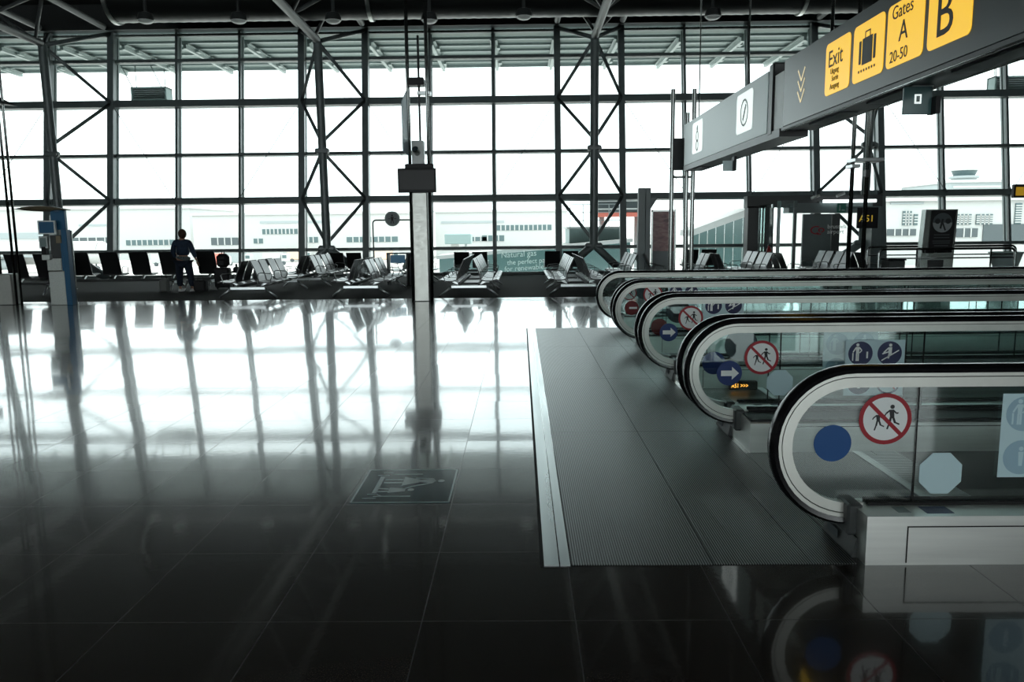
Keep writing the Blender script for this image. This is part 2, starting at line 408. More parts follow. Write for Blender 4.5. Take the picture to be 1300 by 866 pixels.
FX0, FX1 = -30, 30
fl = MB().add([(FX0, -26, 0), (FX1, -26, 0), (FX1, 18.89, 0), (FX0, 18.89, 0)], [(0, 1, 2, 3)])
fl.box((FX0, -26, -.3), (FX1, 18.89, -.004)); struct('floor', fl, M['floor'], 'polished dark granite floor in large slabs')
struct('floor_carpet', MB().box((FX0, 18.9, -.3), (FX1, WY+.3, -.002)), M['carpet'], 'dark carpet strip of the waiting area by the glass wall')
struct('ceiling', MB().box((FX0, -26, 9.9), (FX1, 30.3, 10.1)), M['ceil'], 'dark roof deck')
struct('wall_left', MB().box((FX0-.2, -26, 0), (FX0, 30.3, 10)), M['hallwall'])
struct('wall_right', MB().box((FX1, -26, 0), (FX1+.2, 30.3, 10)), M['hallwall'])
# unseen hall wall behind the camera: openings and solid parts shaped for the light
wb = MB()
wb.box((FX0, -26.2, 0), (FX1, -26, .5)); wb.box((FX0, -26.2, 9.2), (3, -26, 10)); wb.box((3, -26.2, 9.2), (18, -26, 10)); wb.box((18, -26.2, 0), (FX1, -26, 10))
for (a, b) in ((FX0, -27), (-18.3, -17.7), (-9.3, -8.7), (-.3, .3), (8.85, 9.15)): wb.box((a, -26.2, .5), (b, -26, 9.2))
struct('wall_back', wb, M['hallwall'])
struct('trim_1', MB().box((FX0, WY-.22, 0), (FX1, WY-.02, .10)), M['kerb'], 'pale kerb under the glass wall')
hb = MB(); hb.box((FX0, 29.9, 9.0), (FX1, 30.35, 9.9)); struct('trim_2', hb, M['darksteel'], 'dark edge beam above the glass wall')

# windows: one structure per bay of the facade
def slant_box(mb, X0, X1, s0, s1, o0, o1):
    mb.hexa([wp(x, s, o) for s in (s0, s1) for o in (o0, o1) for x in (X0, X1)])
bays = [(-12, -10), (-10, -7), (-7, -6), (-6, -3), (-3, -2), (-2, 1), (1, 2), (2, 5), (5, 6), (6, 9), (9, 12)]
for wi, (ka, kb) in enumerate(bays):
    fr = MB()
    for k in range(ka, kb):
        x = XM(k)
        slant_box(fr, x-.045, x+.045, 0.05, 9.2, -.10, .12)     # mullion
        slant_box(fr, x-.075, x+.075, 0.05, 9.2, .12, .22)      # outer cap
    for i, s in enumerate(SH):
        w = {2: .115, 4: .125}.get(i, .055)
        slant_box(fr, XM(ka), XM(kb), s-w, s+w, -.11 - (.08 if i in (2, 4) else 0), .10)
    # hairline wind-bracing cables across the three middle panes
    if kb-ka == 3:
        for (p, q) in (((ka, 4), (ka+1, 2)), ((kb, 4), (kb-1, 2))):
            fr.tube(wp(XM(p[0]), SH[p[1]], -.25), wp(XM(q[0]), SH[q[1]], -.25), .013, 5)
            fr.tube(wp(XM(q[0]), SH[q[1]], -.25), wp(XM(q[0]), SH[q[1]]+.22, -.1), .03, 5)
            fr.tube(wp(XM(q[0]), SH[q[1]]+.05, -.10), wp(XM(q[0]), SH[q[1]]+.05, -.27), .035, 6)
            fr.tube(wp(XM(p[0]), SH[p[1]], -.10), wp(XM(p[0]), SH[p[1]], -.27), .035, 6)
    w = struct('window_%d' % (wi+1), fr, M['frame'])
    gl = MB()
    for k in range(ka, kb):
        for i in range(len(SH)-1):
            slant_box(gl, XM(k)+.03, XM(k+1)-.03, SH[i]+.02, SH[i+1]-.02, -.006, .006)
    g = gl.build('glass', M['wglass'], w)

# ------------------------------------------------------------------ lattice masts
def mast(kL, label):
    xl, xr = XM(kL), XM(kL+1); xm = (xl+xr)/2; my = 27.75
    t = thing('lattice_mast', label, 'steel mast', (xm, my, 0), 0, 'steel masts along the glass wall')
    L = lambda p: Vector(p) - Vector((xm, my, 0))
    top = Vector((xm, my, 8.0)); bot = Vector((xm, my+.1, 1.08))
    MB().tube(L(top), L(bot), .145, 14).build('mast_tube', M['mast'], t)
    for x in (xl, xr):
        c = MB(); n0 = wp(x, .02, -.30); n1 = wp(x, 9.15, -.30)
        c.hexa([L(wp(x+dx, s, o)) for s in (.0, 9.05) for o in (-.32, -.13) for dx in (-.115, .115)])
        c.build('column', M['mast'], t)
    node = {4: (6.42), 2: (2.80)}
    def br(a, b, r=.062): MB().tube(L(a), L(b), r, 8).build('brace', M['mast'], t)
    mid = Vector((xm, my, 4.42))
    for x in (xl, xr):
        n4 = wp(x, 6.42, -.25); n2 = wp(x, 2.80, -.25)
        br(top, n4); br(n4, mid + Vector((0, 0, .25))); br(mid - Vector((0, 0, .05)), n2); br(n2, bot + Vector((0, 0, .12)))
        br(top, wp(x, 9.0, -.25), .075)
        # raking foot
        q = MB(); foot = Vector((x + (.02 if x > xm else -.02), 28.55, 0.0)); d = (foot - bot)
        q.tube(L(bot), L(foot), .14, 8, .15); q.build('foot', M['mast'], t)
    pl = MB(); pl.box(L(mid + Vector((-.24, -.10, -.13))), L(mid + Vector((.24, .12, .05))), .04)
    pl.tube(L(mid + Vector((.17, -.13, -.06))), L(mid + Vector((.17, -.2, -.06))), .07, 10); pl.build('gusset_plate', M['mast'], t)
    g2 = MB(); g2.box(L(bot + Vector((-.3, -.1, -.12))), L(bot + Vector((.3, .1, .06))), .05); g2.build('gusset_plate', M['mast'], t)
    return t
mast(-7, 'dark steel lattice mast at the far left of the glass wall, behind the blue kiosk')
mast(-3, 'dark steel lattice mast left of the central screen pillar')
mast(1, 'dark steel lattice mast right of the centre, above the walkway ends')
mast(5, 'dark steel lattice mast behind the gate vestibule, under the yellow sign')

# roof trusses running back into the hall from each mast head
def truss(kL, label):
    xl, xr = XM(kL), XM(kL+1); xm = (xl+xr)/2; my = 27.75
    t = thing('roof_truss', label, 'roof truss', (xm, my, 8.0), 0, 'roof trusses from the mast heads')
    o = Vector((xm, my, 8.0))
    MB().tube(Vector((0, -.1, .05)), Vector((0, -22, .55)), .13, 10).build('lower_chord', M['roofpipe'], t)
    for x in (xl, xr):
        MB().tube(Vector((x-xm, 1.9, 1.05)), Vector((x-xm, -22, 1.75)), .11, 10).build('upper_chord', M['roofpipe'], t)
    for k in range(8):
        y = -.4 - k*2.7
        for x in (xl-xm, xr-xm):
            MB().tube(Vector((0, y, .06+.02*k)), Vector((x, y-1.35, 1.2+.03*k)), .06, 8).build('web_tube', M['roofpipe'], t)
            if k < 7: MB().tube(Vector((x, y-1.35, 1.2+.03*k)), Vector((0, y-2.7, .08+.02*k)), .06, 8).build('web_tube', M['roofpipe'], t)
    return t
truss(-7, 'grey tubular roof truss at the upper left corner')
truss(-3, 'grey tubular roof truss left of the central pillar')
truss(1, 'grey tubular roof truss right of the central pillar')
truss(5, 'grey tubular roof truss half hidden by the yellow direction sign')

# ventilation duct under the roof
dz = 9.12; dy = 26.3
dt = thing('ventilation_duct', 'large dark spiral ventilation duct under the roof, above the glass wall', 'duct', (0, dy, dz))
d = MB(); n = 28
segs = [(-12.9, -4.75), (-4.65, 8.9), (9.0, 28)]
for (a, b) in segs:
    m_ = MB(); k = int((b-a)/.16); v = []
    for i in range(k+1):
        r = .78 + (.012 if i % 2 else 0)
        for j in range(n): v.append((a+(b-a)*i/k, r*math.cos(2*PI*j/n), r*math.sin(2*PI*j/n)))
    F = [(i*n+j, i*n+(j+1) % n, (i+1)*n+(j+1) % n, (i+1)*n+j) for i in range(k) for j in range(n)]
    m_.add(v, F, True); m_.add(v, [list(range(n)), [k*n+j for j in range(n)][::-1]])
    m_.build('duct_section', M['duct'], dt)
for a in (-12.9, -4.7, 8.95):
    MB().tube((a-.06, 0, 0), (a+.06, 0, 0), .85, 28).build('flange', M['steel'], dt)
# round downlights under the duct
for i, px in enumerate((185, 303, 423, 545, 665, 905)):
    p = pt(px, 26 if px < 600 else 21, 24.4)
    t = thing('downlight', 'round %s downlight hanging below the duct' % ['leftmost', 'second from left', 'third from left', 'centre-left', 'centre-right', 'rightmost'][i], 'ceiling light', (p.x, 24.4, p.z), 0, 'round downlights below the duct')
    MB().lathe((0, 0, 0), [(.05, .9), (.05, .25), (.2, .2), (.25, .02), (.24, 0)], 20).build('housing', M['darksteel'], t)
    MB().ball((0, 0, 0), .22, 16, (1, 1, .45)).build('lens', M['white'], t)

# ------------------------------------------------------------------ eave outside with brackets
EZ = 8.72
ev = thing('roof_eave', 'pale green corrugated roof overhang outside the top of the glass wall', 'roof overhang', (0, 33, EZ))
e = MB(); e.box((-30, -2.75, .12), (30, 3.1, .2)); e.build('soffit_sheet', M['eave'], ev)
for y in (-1.9, -.9, .1, 1.1, 2.1, 3.0):
    MB().box((-30, y-.05, .0 if y > 2.9 else .04), (30, y+.05, .12)).build('purlin', M['eavebar'], ev)
for k in range(-10, 10):
    x = XM(k) 
    b_ = MB(); b_.box((x-.06, -2.0, -.16), (x+.06, 3.0, .0)); b_.box((x-.14, -2.0, -.02), (x+.14, 3.0, .02))
    for y in (-1.2, .2, 1.6): b_.box((x+.1, y, -.12), (x+.22, y+.35, -.02))
    b_.build('bracket', M['eavebar'], ev)
# hanging louvre boxes beyond the glass
for (x0, x1, y0, y1, lab) in ((167, 213, 111, 128, 'grey louvre box hanging from the roof overhang, upper left'), (1262, 1315, 97, 115, 'grey louvre box hanging from the roof overhang, far right')):
    a = pt(x0, y0, 34.5); b = pt(x1, y1, 34.5); cx = (a.x+b.x)/2
    t = thing('hanging_louvre_box', lab, 'outdoor unit', (cx, 34.5, b.z), 0, 'louvre boxes hanging outside')
    w = (b.x-a.x)/2; h = a.z-b.z
    q = MB(); q.box((-w, -.1, 0), (w, .5, .05)); q.box((-w, -.1, h-.05), (w, .5, h)); q.box((-w, -.1, 0), (-w+.06, .5, h)); q.box((w-.06, -.1, 0), (w, .5, h)); q.box((-w, .4, 0), (w, .45, h))
    q.build('casing', M['teal'], t)
    q = MB()
    for i in range(5): q.box((-w+.05, 0, .1+i*(h-.15)/5), (w-.05, .3, .13+i*(h-.15)/5))
    q.build('louvre', M['bldg2'], t)
    for x in (-w+.12, w-.15):
        MB().tube((x, .2, h), (x, .2, EZ-b.z), .018, 6).build('hanger_rod', M['frame'], t)
        MB().tube((x+.05, .1, h*.3), (x-.35, -.4, EZ-b.z), .018, 6).build('hanger_rod', M['frame'], t)

# ================================================================== MOVING WALKWAYS
ZC = .54; XT = 1.61; XE = 16.0
def arc_pts(ro, x_end, n=22, tail=None):
    p = [(x_end, ZC+ro)]
    for k in range(n+1):
        a = PI/2 + PI*k/n; p.append((XT + ro*math.cos(a), ZC + ro*math.sin(a)))
    if tail is not None: p.append((tail, ZC-ro))
    return p
def band(r0, r1, y0, y1, tail=1.68, xe=XE, bev=False):
    o = arc_pts(r1, xe, tail=tail); i = arc_pts(r0, xe, tail=tail); mb = MB(); v = []
    ym = (y0+y1)/2; 
    prof = [(0, y0), (1, y0), (1, y1), (0, y1)]
    if bev: prof = [(0, y0), (.55, y0-.004), (.9, y0+.010), (1, y0+.026), (1, y1-.026), (.9, y1-.010), (.55, y1+.004), (0, y1)]
    n = len(prof)
    for k in range(len(o)):
        for (t, y) in prof: v.append((i[k][0]*(1-t)+o[k][0]*t, y, i[k][1]*(1-t)+o[k][1]*t))
    F = []
    for k in range(len(o)-1):
        for j in range(n): F.append((k*n+j, k*n+(j+1) % n, (k+1)*n+(j+1) % n, (k+1)*n+j))
    mb.add(v, F, True); mb.add(v, [list(range(n)), [(len(o)-1)*n+j for j in range(n)]])
    return mb
def balustrade(t, y):
    # part = the glass, its rails are sub-parts
    g = MB(); ri = .296
    x = 1.93; xs = [x]
    while x < XE-1.1: x += 1.06; xs.append(x)
    first = [(XT+ri*math.cos(PI/2+PI*k/20), ZC+ri*math.sin(PI/2+PI*k/20)) for k in range(21)]
    poly = [(1.927, ZC+ri)] + first + [(1.64, .236), (1.927, .236)]
    g.prism(poly, 'y', y-.006, y+.006)
    for a, b in zip(xs[:-1], xs[1:]): g.box((a+.003, y-.006, .236), (b-.003, y+.006, ZC+ri))
    o = g.build('balustrade', M['bglass'], t)
    for a in xs: MB().box((a-.003, y-.007, .236), (a+.003, y+.007, ZC+ri)).build('glass_joint', M['gap'], o)
    band(.362, .400, y-.040, y+.040, bev=True).build('handrail', M['rubber'], o)
    band(.343, .362, y-.026, y+.026).build('guide_rail', M['satin'], o)
    band(.338, .343, y-.018, y+.018).build('shadow_gap', M['gap'], o)
    band(.290, .338, y-.024, y+.024).build('trim_band', M['satin'], o)
    return o

def running_child(mb, fn, cx, cy, s, w0, w1):
    # a little striding figure, s = height
    P = lambda x, y: (cx+x*s, cy+y*s)
    slab(mb, fn, disc_poly(*P(.03, .42), .085*s, 14), w0, w1)
    slab(mb, fn, [P(-.09, .30), P(.10, .31), P(.12, .02), P(.06, -.04), P(-.04, -.02)], w0, w1)
    slab(mb, fn, bar(P(.08, .27), P(.21, .15), .06*s), w0, w1); slab(mb, fn, bar(P(.21, .15), P(.27, .19), .05*s), w0, w1)
    slab(mb, fn, bar(P(-.07, .27), P(-.20, .16), .06*s), w0, w1); slab(mb, fn, bar(P(-.20, .16), P(-.25, .07), .05*s), w0, w1)
    slab(mb, fn, bar(P(.07, .02), P(.16, -.22), .085*s), w0, w1); slab(mb, fn, bar(P(.15, -.20), P(.33, -.28), .06*s), w0, w1)
    slab(mb, fn, bar(P(-.01, .02), P(-.06, -.24), .085*s), w0, w1); slab(mb, fn, bar(P(-.06, -.22), P(-.14, -.47), .065*s), w0, w1)

def sticker_ring(t, x, z, y, r=.128, lab=None):
    fn = frame_fn((x, y-.008, z), (1, 0, 0), (0, 0, 1)); mb = MB()
    mb.mat(0); slab(mb, fn, disc_poly(0, 0, r*.86, 40), 0, .0012)
    mb.mat(1); ring(mb, fn, 0, 0, r*.84, r, 0, .0016)
    mb.mat(2); running_child(mb, fn, -.29*r, -.08*r, r*.78, .0012, .0018); running_child(mb, fn, .22*r, .06*r, r*.98, .0012, .0018)
    mb.mat(1); slab(mb, fn, bar((-.64*r, .64*r), (.64*r, -.64*r), .15*r), .0018, .0026)
    mb.mat(3); slab(mb, fn, disc_poly(0, 0, r, 40), -.0012, 0)
    o = mb.build('safety_sticker', [M['stwhite'], M['red'], M['ink'], M['greyback']], t)
    o['label'] = 'round white sticker with two children under a red slash'; return o
def sticker_disc(t, x, z, y, r, m, lab, arrow=False, bar_=False):
    fn = frame_fn((x, y-.008, z), (1, 0, 0), (0, 0, 1)); mb = MB()
    slab(mb, fn, disc_poly(0, 0, r, 36), 0, .0012)
    if arrow:
        mb.mat(1); slab(mb, fn, [(-.66*r, -.22*r), (.20*r, -.22*r), (.20*r, -.52*r), (.76*r, 0), (.20*r, .52*r), (.20*r, .22*r), (-.66*r, .22*r)], .0012, .002)
    if bar_:
        mb.mat(1); slab(mb, fn, [(-.35*r, -.14*r), (.75*r, -.14*r), (.75*r, .14*r), (-.35*r, .14*r)], .0012, .002)
    o = mb.build('safety_sticker', [m, M['stwhite']], t); o['label'] = lab; return o
def sticker_octagon(t, x, z, y, r):
    fn = frame_fn((x, y-.008, z), (1, 0, 0), (0, 0, 1)); mb = MB(); slab(mb, fn, disc_poly(0, 0, r, 8, PI/8), 0, .0012)
    o = mb.build('safety_sticker', M['paleblue'], t); o['label'] = 'pale blank octagonal sticker'; return o
def sticker_sheet(t, x0, x1, z0, z1, y, back=False):
    fn = frame_fn((x0, y-.008, z0), (1, 0, 0), (0, 0, 1)); mb = MB(); w = x1-x0; h = z1-z0
    slab(mb, fn, [(0, 0), (w, 0), (w, h), (0, h)], 0, .0012)
    r = w*.205; c = [(.255*w, .76*h), (.745*w, .76*h), (.255*w, .24*h), (.745*w, .24*h)]
    for i, (a, b) in enumerate(c):
        mb.mat(1)
        if i == 3 and not back:
            ring(mb, fn, a, b, r*.86, r, .0012, .002); mb.mat(3); ring(mb, fn, a-.4*r, b+.1*r, .12*r, .2*r, .0012, .002, 14); ring(mb, fn, a+.3*r, b+.1*r, .12*r, .2*r, .0012, .002, 14)
            mb.mat(4); slab(mb, fn, bar((a-.6*r, b+.6*r), (a+.6*r, b-.6*r), .12*r), .002, .0028)
            continue
        slab(mb, fn, disc_poly(a, b, r, 28), .0012, .002)
        mb.mat(2)
        if i == 0:   # person with hand on hip, and a small bollard beside
            slab(mb, fn, disc_poly(a-.25*r, b+.72*r, .13*r, 12), .002, .0028)
            slab(mb, fn, [(a-.40*r, b+.55*r), (a-.08*r, b+.55*r), (a-.14*r, b), (a-.36*r, b)], .002, .0028)
            slab(mb, fn, bar((a-.38*r, b+.5*r), (a-.62*r, b+.1*r), .1*r), .002, .0028)
            slab(mb, fn, bar((a-.10*r, b+.5*r), (a+.10*r, b+.25*r), .1*r), .002, .0028)
            slab(mb, fn, bar((a+.10*r, b+.25*r), (a-.10*r, b+.05*r), .08*r), .002, .0028)
            slab(mb, fn, bar((a-.32*r, b), (a-.32*r, b-.62*r), .12*r), .002, .0028); slab(mb, fn, bar((a-.18*r, b), (a-.18*r, b-.62*r), .12*r), .002, .0028)
            slab(mb, fn, bar((a-.62*r, b+.05*r), (a-.62*r, b-.6*r), .1*r), .002, .0028); slab(mb, fn, bar((a+.55*r, b+.15*r), (a+.55*r, b-.4*r), .14*r), .002, .0028)
        elif i == 1:  # person holding the inclined rail
            slab(mb, fn, disc_poly(a+.05*r, b+.68*r, .13*r, 12), .002, .0028)
            slab(mb, fn, [(a-.12*r, b+.5*r), (a+.18*r, b+.52*r), (a+.16*r, b-.1*r), (a-.10*r, b-.1*r)], .002, .0028)
            slab(mb, fn, bar((a-.10*r, b+.45*r), (a-.5*r, b+.05*r), .11*r), .002, .0028); slab(mb, fn, bar((a-.6*r, b-.05*r), (a-.1*r, b+.12*r), .1*r), .002, .0028)
            slab(mb, fn, bar((a-.02*r, b-.05*r), (a-.12*r, b-.42*r), .15*r), .002, .0028)
            slab(mb, fn, bar((a-.65*r, b-.6*r), (a+.75*r, b+.25*r), .09*r), .002, .0028)
        else:
            slab(mb, fn, disc_poly(a, b+.5*r, .13*r, 12), .002, .0028); slab(mb, fn, [(a-.15*r, b+.32*r), (a+.15*r, b+.32*r), (a+.1*r, b-.5*r), (a-.1*r, b-.5*r)], .002, .0028)
    mats = [M['paleblue'], M['paleblue2'], M['paleblue'], M['ink'], M['paleblue2']] if back else [M['stwhite'], M['navy'], M['stwhite'], M['ink'], M['red']]
    if not back: mats[0] = M['paleblue']
    o = mb.build('safety_sticker', mats, t); o['label'] = 'pale sheet of four round %s pictograms' % ('faded' if back else 'blue'); return o

def on(px, py, y): q = pt(px, py, y); return q.x, q.z
near = [3.78 + 2.31*k for k in range(4)]; far = [v+2.04 for v in near]
labs = ['moving walkway nearest the camera, with glass sides and black handrails', 'second moving walkway from the camera, white arrow disc on its near glass',
        'third moving walkway from the camera, red discs on its glass', 'farthest moving walkway, nearest the seats and the glass wall']
for k in range(4):
    t = thing('moving_walkway', labs[k], 'moving walkway', (0, 0, 0), 0, None if False else 'parallel moving walkways')
    yn, yf = near[k], far[k]
    balustrade(t, yn); balustrade(t, yf)
    for (a, b, inner) in ((yn-.19 if k == 0 else yn-.133, yn+.27, 1), (yf-.32, yf+.133 if k < 3 else yf+.2, 0)):
        yb = yn if inner else yf
        if inner: poly = [(a, 0), (a, .241), (yb+.012, .241), (yb+.04, .20), (b, .17), (b, 0)]
        else: poly = [(a, 0), (a, .215), (a+.02, .222), (yb-.014, .238), (yb-.012, .241), (b, .241), (b, 0)]
        cab = MB().prism(poly, 'x', 1.63, XE).build('side_cabinet', M['steel'], t)
        gb = MB(); gb.box((1.70, yb+.010, .2), (XE, yb+.034, .262)); gb.box((1.70, yb-.034, .235), (XE, yb-.010, .252)); gb.build('brush_gap', M['gap'], cab)
        # handrail inlet
        ib = MB(); ib.box((1.585, yb-.075, .10), (1.66, yb+.075, .262), .012); ib.build('handrail_inlet', M['darksteel'], cab)
        if not inner:
            MB().box((1.64, a+.03, .20), (XE, yb-.036, .2385)).build('inner_deck', M['black'], cab)
        fy = a
        pn = MB(); x0 = 1.63
        pn.box((1.82, fy-.0035, .012), (1.825, fy+.003, .19)); pn.box((1.82, fy-.0035, .188), (XE, fy+.003, .193))
        pn.build('panel_seam', M['gap'], cab)
        if inner:
            s = MB(); s.mat(0); s.prism([(1.602, 0), (1.63, 0), (1.63, .10), (1.622, .10)], 'y', yb-.10, b).mat(1)
            s.box((1.598, yb+.08, .03), (1.603, yb+.20, .075)); s.build('end_plate', [M['darksteel'], M['bdark']], cab)
        dk = MB()
        if inner:
            dk.box((1.80, yb-.14 if k == 0 else yb-.11, .2412), (1.86, yb-.06, .2425)); dk.mat(1).box((1.93, yb-.15 if k == 0 else yb-.11, .2412), (2.06, yb-.06, .2425))
            dk.build('deck_label', [M['pictoline'], M['navy']], cab)
    MB().box((2.62, yn+.27, -.02), (XE, yf-.32, .0035)).build('pallet_band', M['pallet'], t)
    cb = MB()
    for i in range(56):
        y = yn+.285 + i*(yf-yn-.62)/55; cb.box((2.40, y-.004, .004), (2.66, y+.004, .012))
    cb.box((2.36, yn+.27, .003), (2.42, yf-.32, .010)); cb.build('comb', M['strip'], t)
    if k == 0:
        x, z = on(1124, 532, yn-.01); sticker_ring(t, x, z, yn)
        x, z = on(1057, 563, yn-.01); sticker_disc(t, x, z, yn, .092, M['blueplain'], 'plain blue round sticker')
        x, z = on(1194, 601, yn-.01); sticker_octagon(t, x, z, yn, .112)
        x, z = on(1274, 500, yn-.01); x2, z2 = on(1270, 606, yn-.01); sticker_sheet(t, x, x+.42, z2, z, yn, True)
    if k >= 1:
        x, z = on({1: 967, 2: 877, 3: 827}[k], {1: 454, 2: 404, 3: 374}[k], far[k-1])
    # stickers on the far balustrade of each walkway face the camera too
    if k < 3:
        fx = {0: (967, 454), 1: (877, 404), 2: (829, 374)}[k]; x, z = on(*fx, yf-.01); sticker_ring(t, x, z, yf)
        ax = {0: (926, 474), 1: (849, 422), 2: None}[k]
        if ax: x, z = on(*ax, yf-.01); sticker_disc(t, x, z, yf, .094, M['blue'], 'blue disc with a white arrow', arrow=True)
        else: x, z = on(802, 391, yf-.01); sticker_disc(t, x, z, yf, .094, M['redback'], 'red disc with a white bar', bar_=True)
        if k == 0:
            x, z = on(1074, 432, yf-.01); sticker_sheet(t, x, x+.44, z-.42, z, yf)
            x, z = on(990, 486, yf-.01); sticker_octagon(t, x, z, yf, .105)
        elif k == 1:
            x, z = on(893, 376, yf-.01); sticker_sheet(t, x, x+.42, z-.42, z, yf)
        else:
            x, z = on(848, 361, yf-.01); sticker_sheet(t, x, x+.42, z-.42, z, yf)
    if k >= 1:
        bx = {1: (941, 438), 2: (861, 395), 3: (818, 368)}[k]; x, z = on(*bx, yn-.01); sticker_disc(t, x, z, yn, .128, M['greyback'], 'dark grey back of a round sticker')
        cx = {1: (906, 461), 2: (837, 415), 3: None}[k]
        if cx: x, z = on(*cx, yn-.01); sticker_disc(t, x, z, yn, .09, {1: M['blue'], 2: M['redback'], 3: M['greyback']}[k], {1: 'blue round sticker seen from behind', 2: 'dark red round sticker', 3: ''}[k])
        if k == 1: x, z = on(1046, 422, yn-.01); sticker_sheet(t, x, x+.42, z-.38, z, yn, True)
        if k == 3: x, z = on(799, 372, yn-.01); sticker_ring(t, x, z, yn, .10)

# landing plate in front of all four walkways
lp = thing('landing_plate', 'ribbed metal landing plate in front of the moving walkways', 'floor plate', (0, 0, 0))
xs = [.232, .915, 1.385, 1.598]; ys = [3.60, 6.12, 8.38, 10.75, 12.86]
for i in range(3):
    for j in range(4):
        MB().box((xs[i]+.002, ys[j]+.002, 0), (xs[i+1]-.002, ys[j+1]-.002, .004)).build('plate_panel', M['plate'], lp)
for kk in range(4): MB().box((1.602, near[kk]+.274, 0), (2.356, far[kk]-.324, .004)).build('plate_panel', M['plate'], lp)
b_ = MB().box((xs[0], 3.598, -.004), (1.598, 12.862, .0012)); b_.build('underframe', M['gap'], lp)
MB().box((.100, 3.60, 0), (.172, 12.86, .0055)).build('edge_strip', M['strip'], lp)
MB().box((.178, 3.60, 0), (.226, 12.86, .0055)).build('edge_strip', M['strip'], lp)
MB().box((.082, 3.59, 0), (.100, 12.87, .002)).build('edge_seal', M['gap'], lp)

# added amber display standing in for reflected orange text, on the third cabinet skirt
a5 = thing('reflection_display', 'added black display with amber text standing in for reflections, low beside the second walkway', 'display', (2.2, 7.70, .005))
MB().box((-.14, 0, 0), (.14, .05, .09), .008).build('housing', M['black'], a5)
text_mesh('A51 >>>', .06, (-.12, -.002, .025), (1, 0, 0), (0, 0, 1), .002, M['amber'], 'glowing_text', a5, .75)

# ------------------------------------------------------------------ blue pictogram slab in the floor
pm = thing('floor_pictogram', 'dark blue floor pictogram of a woman holding a child\'s hand', 'floor marking', (0, 0, .0005))
x0, x1, y0, y1 = -1.035, -.432, 4.495, 5.165
MB().box((x0, y0, 0), (x1, y1, .0012)).build('blue_slab', M['tile_blue'], pm)
fn = lambda u, v, w=0: Vector((x0+u*(x1-x0), y0+v*(y1-y0), .0014+w))
q = MB()
T = .0006
for (a, b) in (((.01, .02), (.99, .02)), ((.01, .98), (.99, .98)), ((.012, .02), (.012, .98)), ((.985, .02), (.985, .98))): slab(q, fn, bar(a, b, .018), 0, T)
slab(q, fn, [(.17, .27), (.22, .27), (.22, .76), (.17, .76)], 0, T)
slab(q, fn, bar((.28, .83), (.62, .83), .022), 0, T); slab(q, fn, bar((.20, .18), (.58, .18), .022), 0, T)
for (a, b) in (((.13, .24), (.24, .24)), ((.10, .13), (.24, .13)), ((.24, .22), (.30, .18)), ((.13, .80), (.26, .80)), ((.18, .88), (.28, .88))): slab(q, fn, bar(a, b, .014), 0, T)
# adult, lying towards the right
slab(q, fn, disc_poly(.845, .62, .038, 18), 0, T)
slab(q, fn, [(.44, .48), (.62, .58), (.62, .66), (.44, .74)], 0, T)
slab(q, fn, [(.60, .59), (.76, .55), (.79, .62), (.76, .69), (.60, .65)], 0, T)
slab(q, fn, bar((.24, .66), (.45, .66), .03), 0, T); slab(q, fn, bar((.24, .57), (.45, .57), .03), 0, T)
slab(q, fn, bar((.75, .56), (.56, .46), .022), 0, T); slab(q, fn, bar((.56, .46), (.47, .38), .022), 0, T); slab(q, fn, bar((.76, .69), (.56, .71), .02), 0, T)
# child
slab(q, fn, disc_poly(.56, .36, .034, 16), 0, T)
slab(q, fn, [(.33, .28), (.50, .32), (.50, .40), (.33, .42)], 0, T)
slab(q, fn, bar((.20, .40), (.34, .38), .026), 0, T); slab(q, fn, bar((.20, .31), (.34, .32), .026), 0, T)
q.build('pictogram', M['tile_line'], pm)

# ================================================================== DIRECTION SIGN GANTRY
SX = 3.19; Zb, Zt = 2.81, 3.585
bs = thing('direction_sign', 'long dark grey overhead direction sign with yellow lit panels', 'sign', (SX, 9.87, Zb))
L = lambda x, y, z: (x-SX, y-9.87, z-Zb)
MB().box(L(SX, 9.87, Zb), L(SX+.33, 2.6, Zt), .004).build('sign_box', M['signgrey'], bs)
u = MB(); u.box(L(SX+.01, 9.95, Zb-.035), L(SX+.40, 2.6, Zb-.001)); u.build('underside_tray', M['signunder'], bs)
for i in range(5): MB().box(L(SX+.12, 9.3-i*1.5, Zb-.05), L(SX+.30, 8.4-i*1.5, Zb-.034)).build('light_diffuser', M['pictoline'], bs)
u = MB(); u.tube(L(SX+.02, 9.9, Zb-.04), L(SX+.02, 2.6, Zb-.04), .012, 6); u.tube(L(SX+.40, 9.9, Zb-.03), L(SX+.40, 2.6, Zb-.03), .012, 6); u.build('edge_trim', M['pole'], bs)
fnS = frame_fn(L(SX, 0, 0), (0, -1, 0), (0, 0, 1))     # u = -Y, v = Z
def fs(u_, v_, w_=0.0): return Vector((0 - w_, -(u_) - 9.87 + 0, v_ - Zb))   # u_ measured as -Y
pan = [(8.54, 7.93), (7.85, 7.21), (7.15, 6.52), (6.45, 5.84)]
for i, (ya, yb) in enumerate(pan):
    m_ = MB(); slab(m_, fs, rrect(-ya, 2.945, -yb, 3.462, .055), 0, .006)
    pnl = m_.build('lit_panel', M['yellow'], bs)
def stext(body, size, y, z, xs_=1.0, m='signink', name='lettering'):
    return text_mesh(body, size, (-.008, y-9.87, z-Zb), (0, -1, 0), (0, 0, 1), .003, M[m], name, bs, xs_)
stext('Exit', .235, 8.47, 3.22, 1.02)
for i, (tx, yy) in enumerate((('Uitgang', 8.40), ('Sortie', 8.36), ('Ausgang', 8.40))): stext(tx, .078, yy, 3.145-.075*i, .9, 'signbrown')
stext('Gates', .158, 7.07, 3.335, 1.0)
stext('A', .235, 6.93, 3.135, 1.0); stext('20-50', .135, 7.08, 2.985, 1.02)
stext('B', .50, 6.34, 3.02, .95)
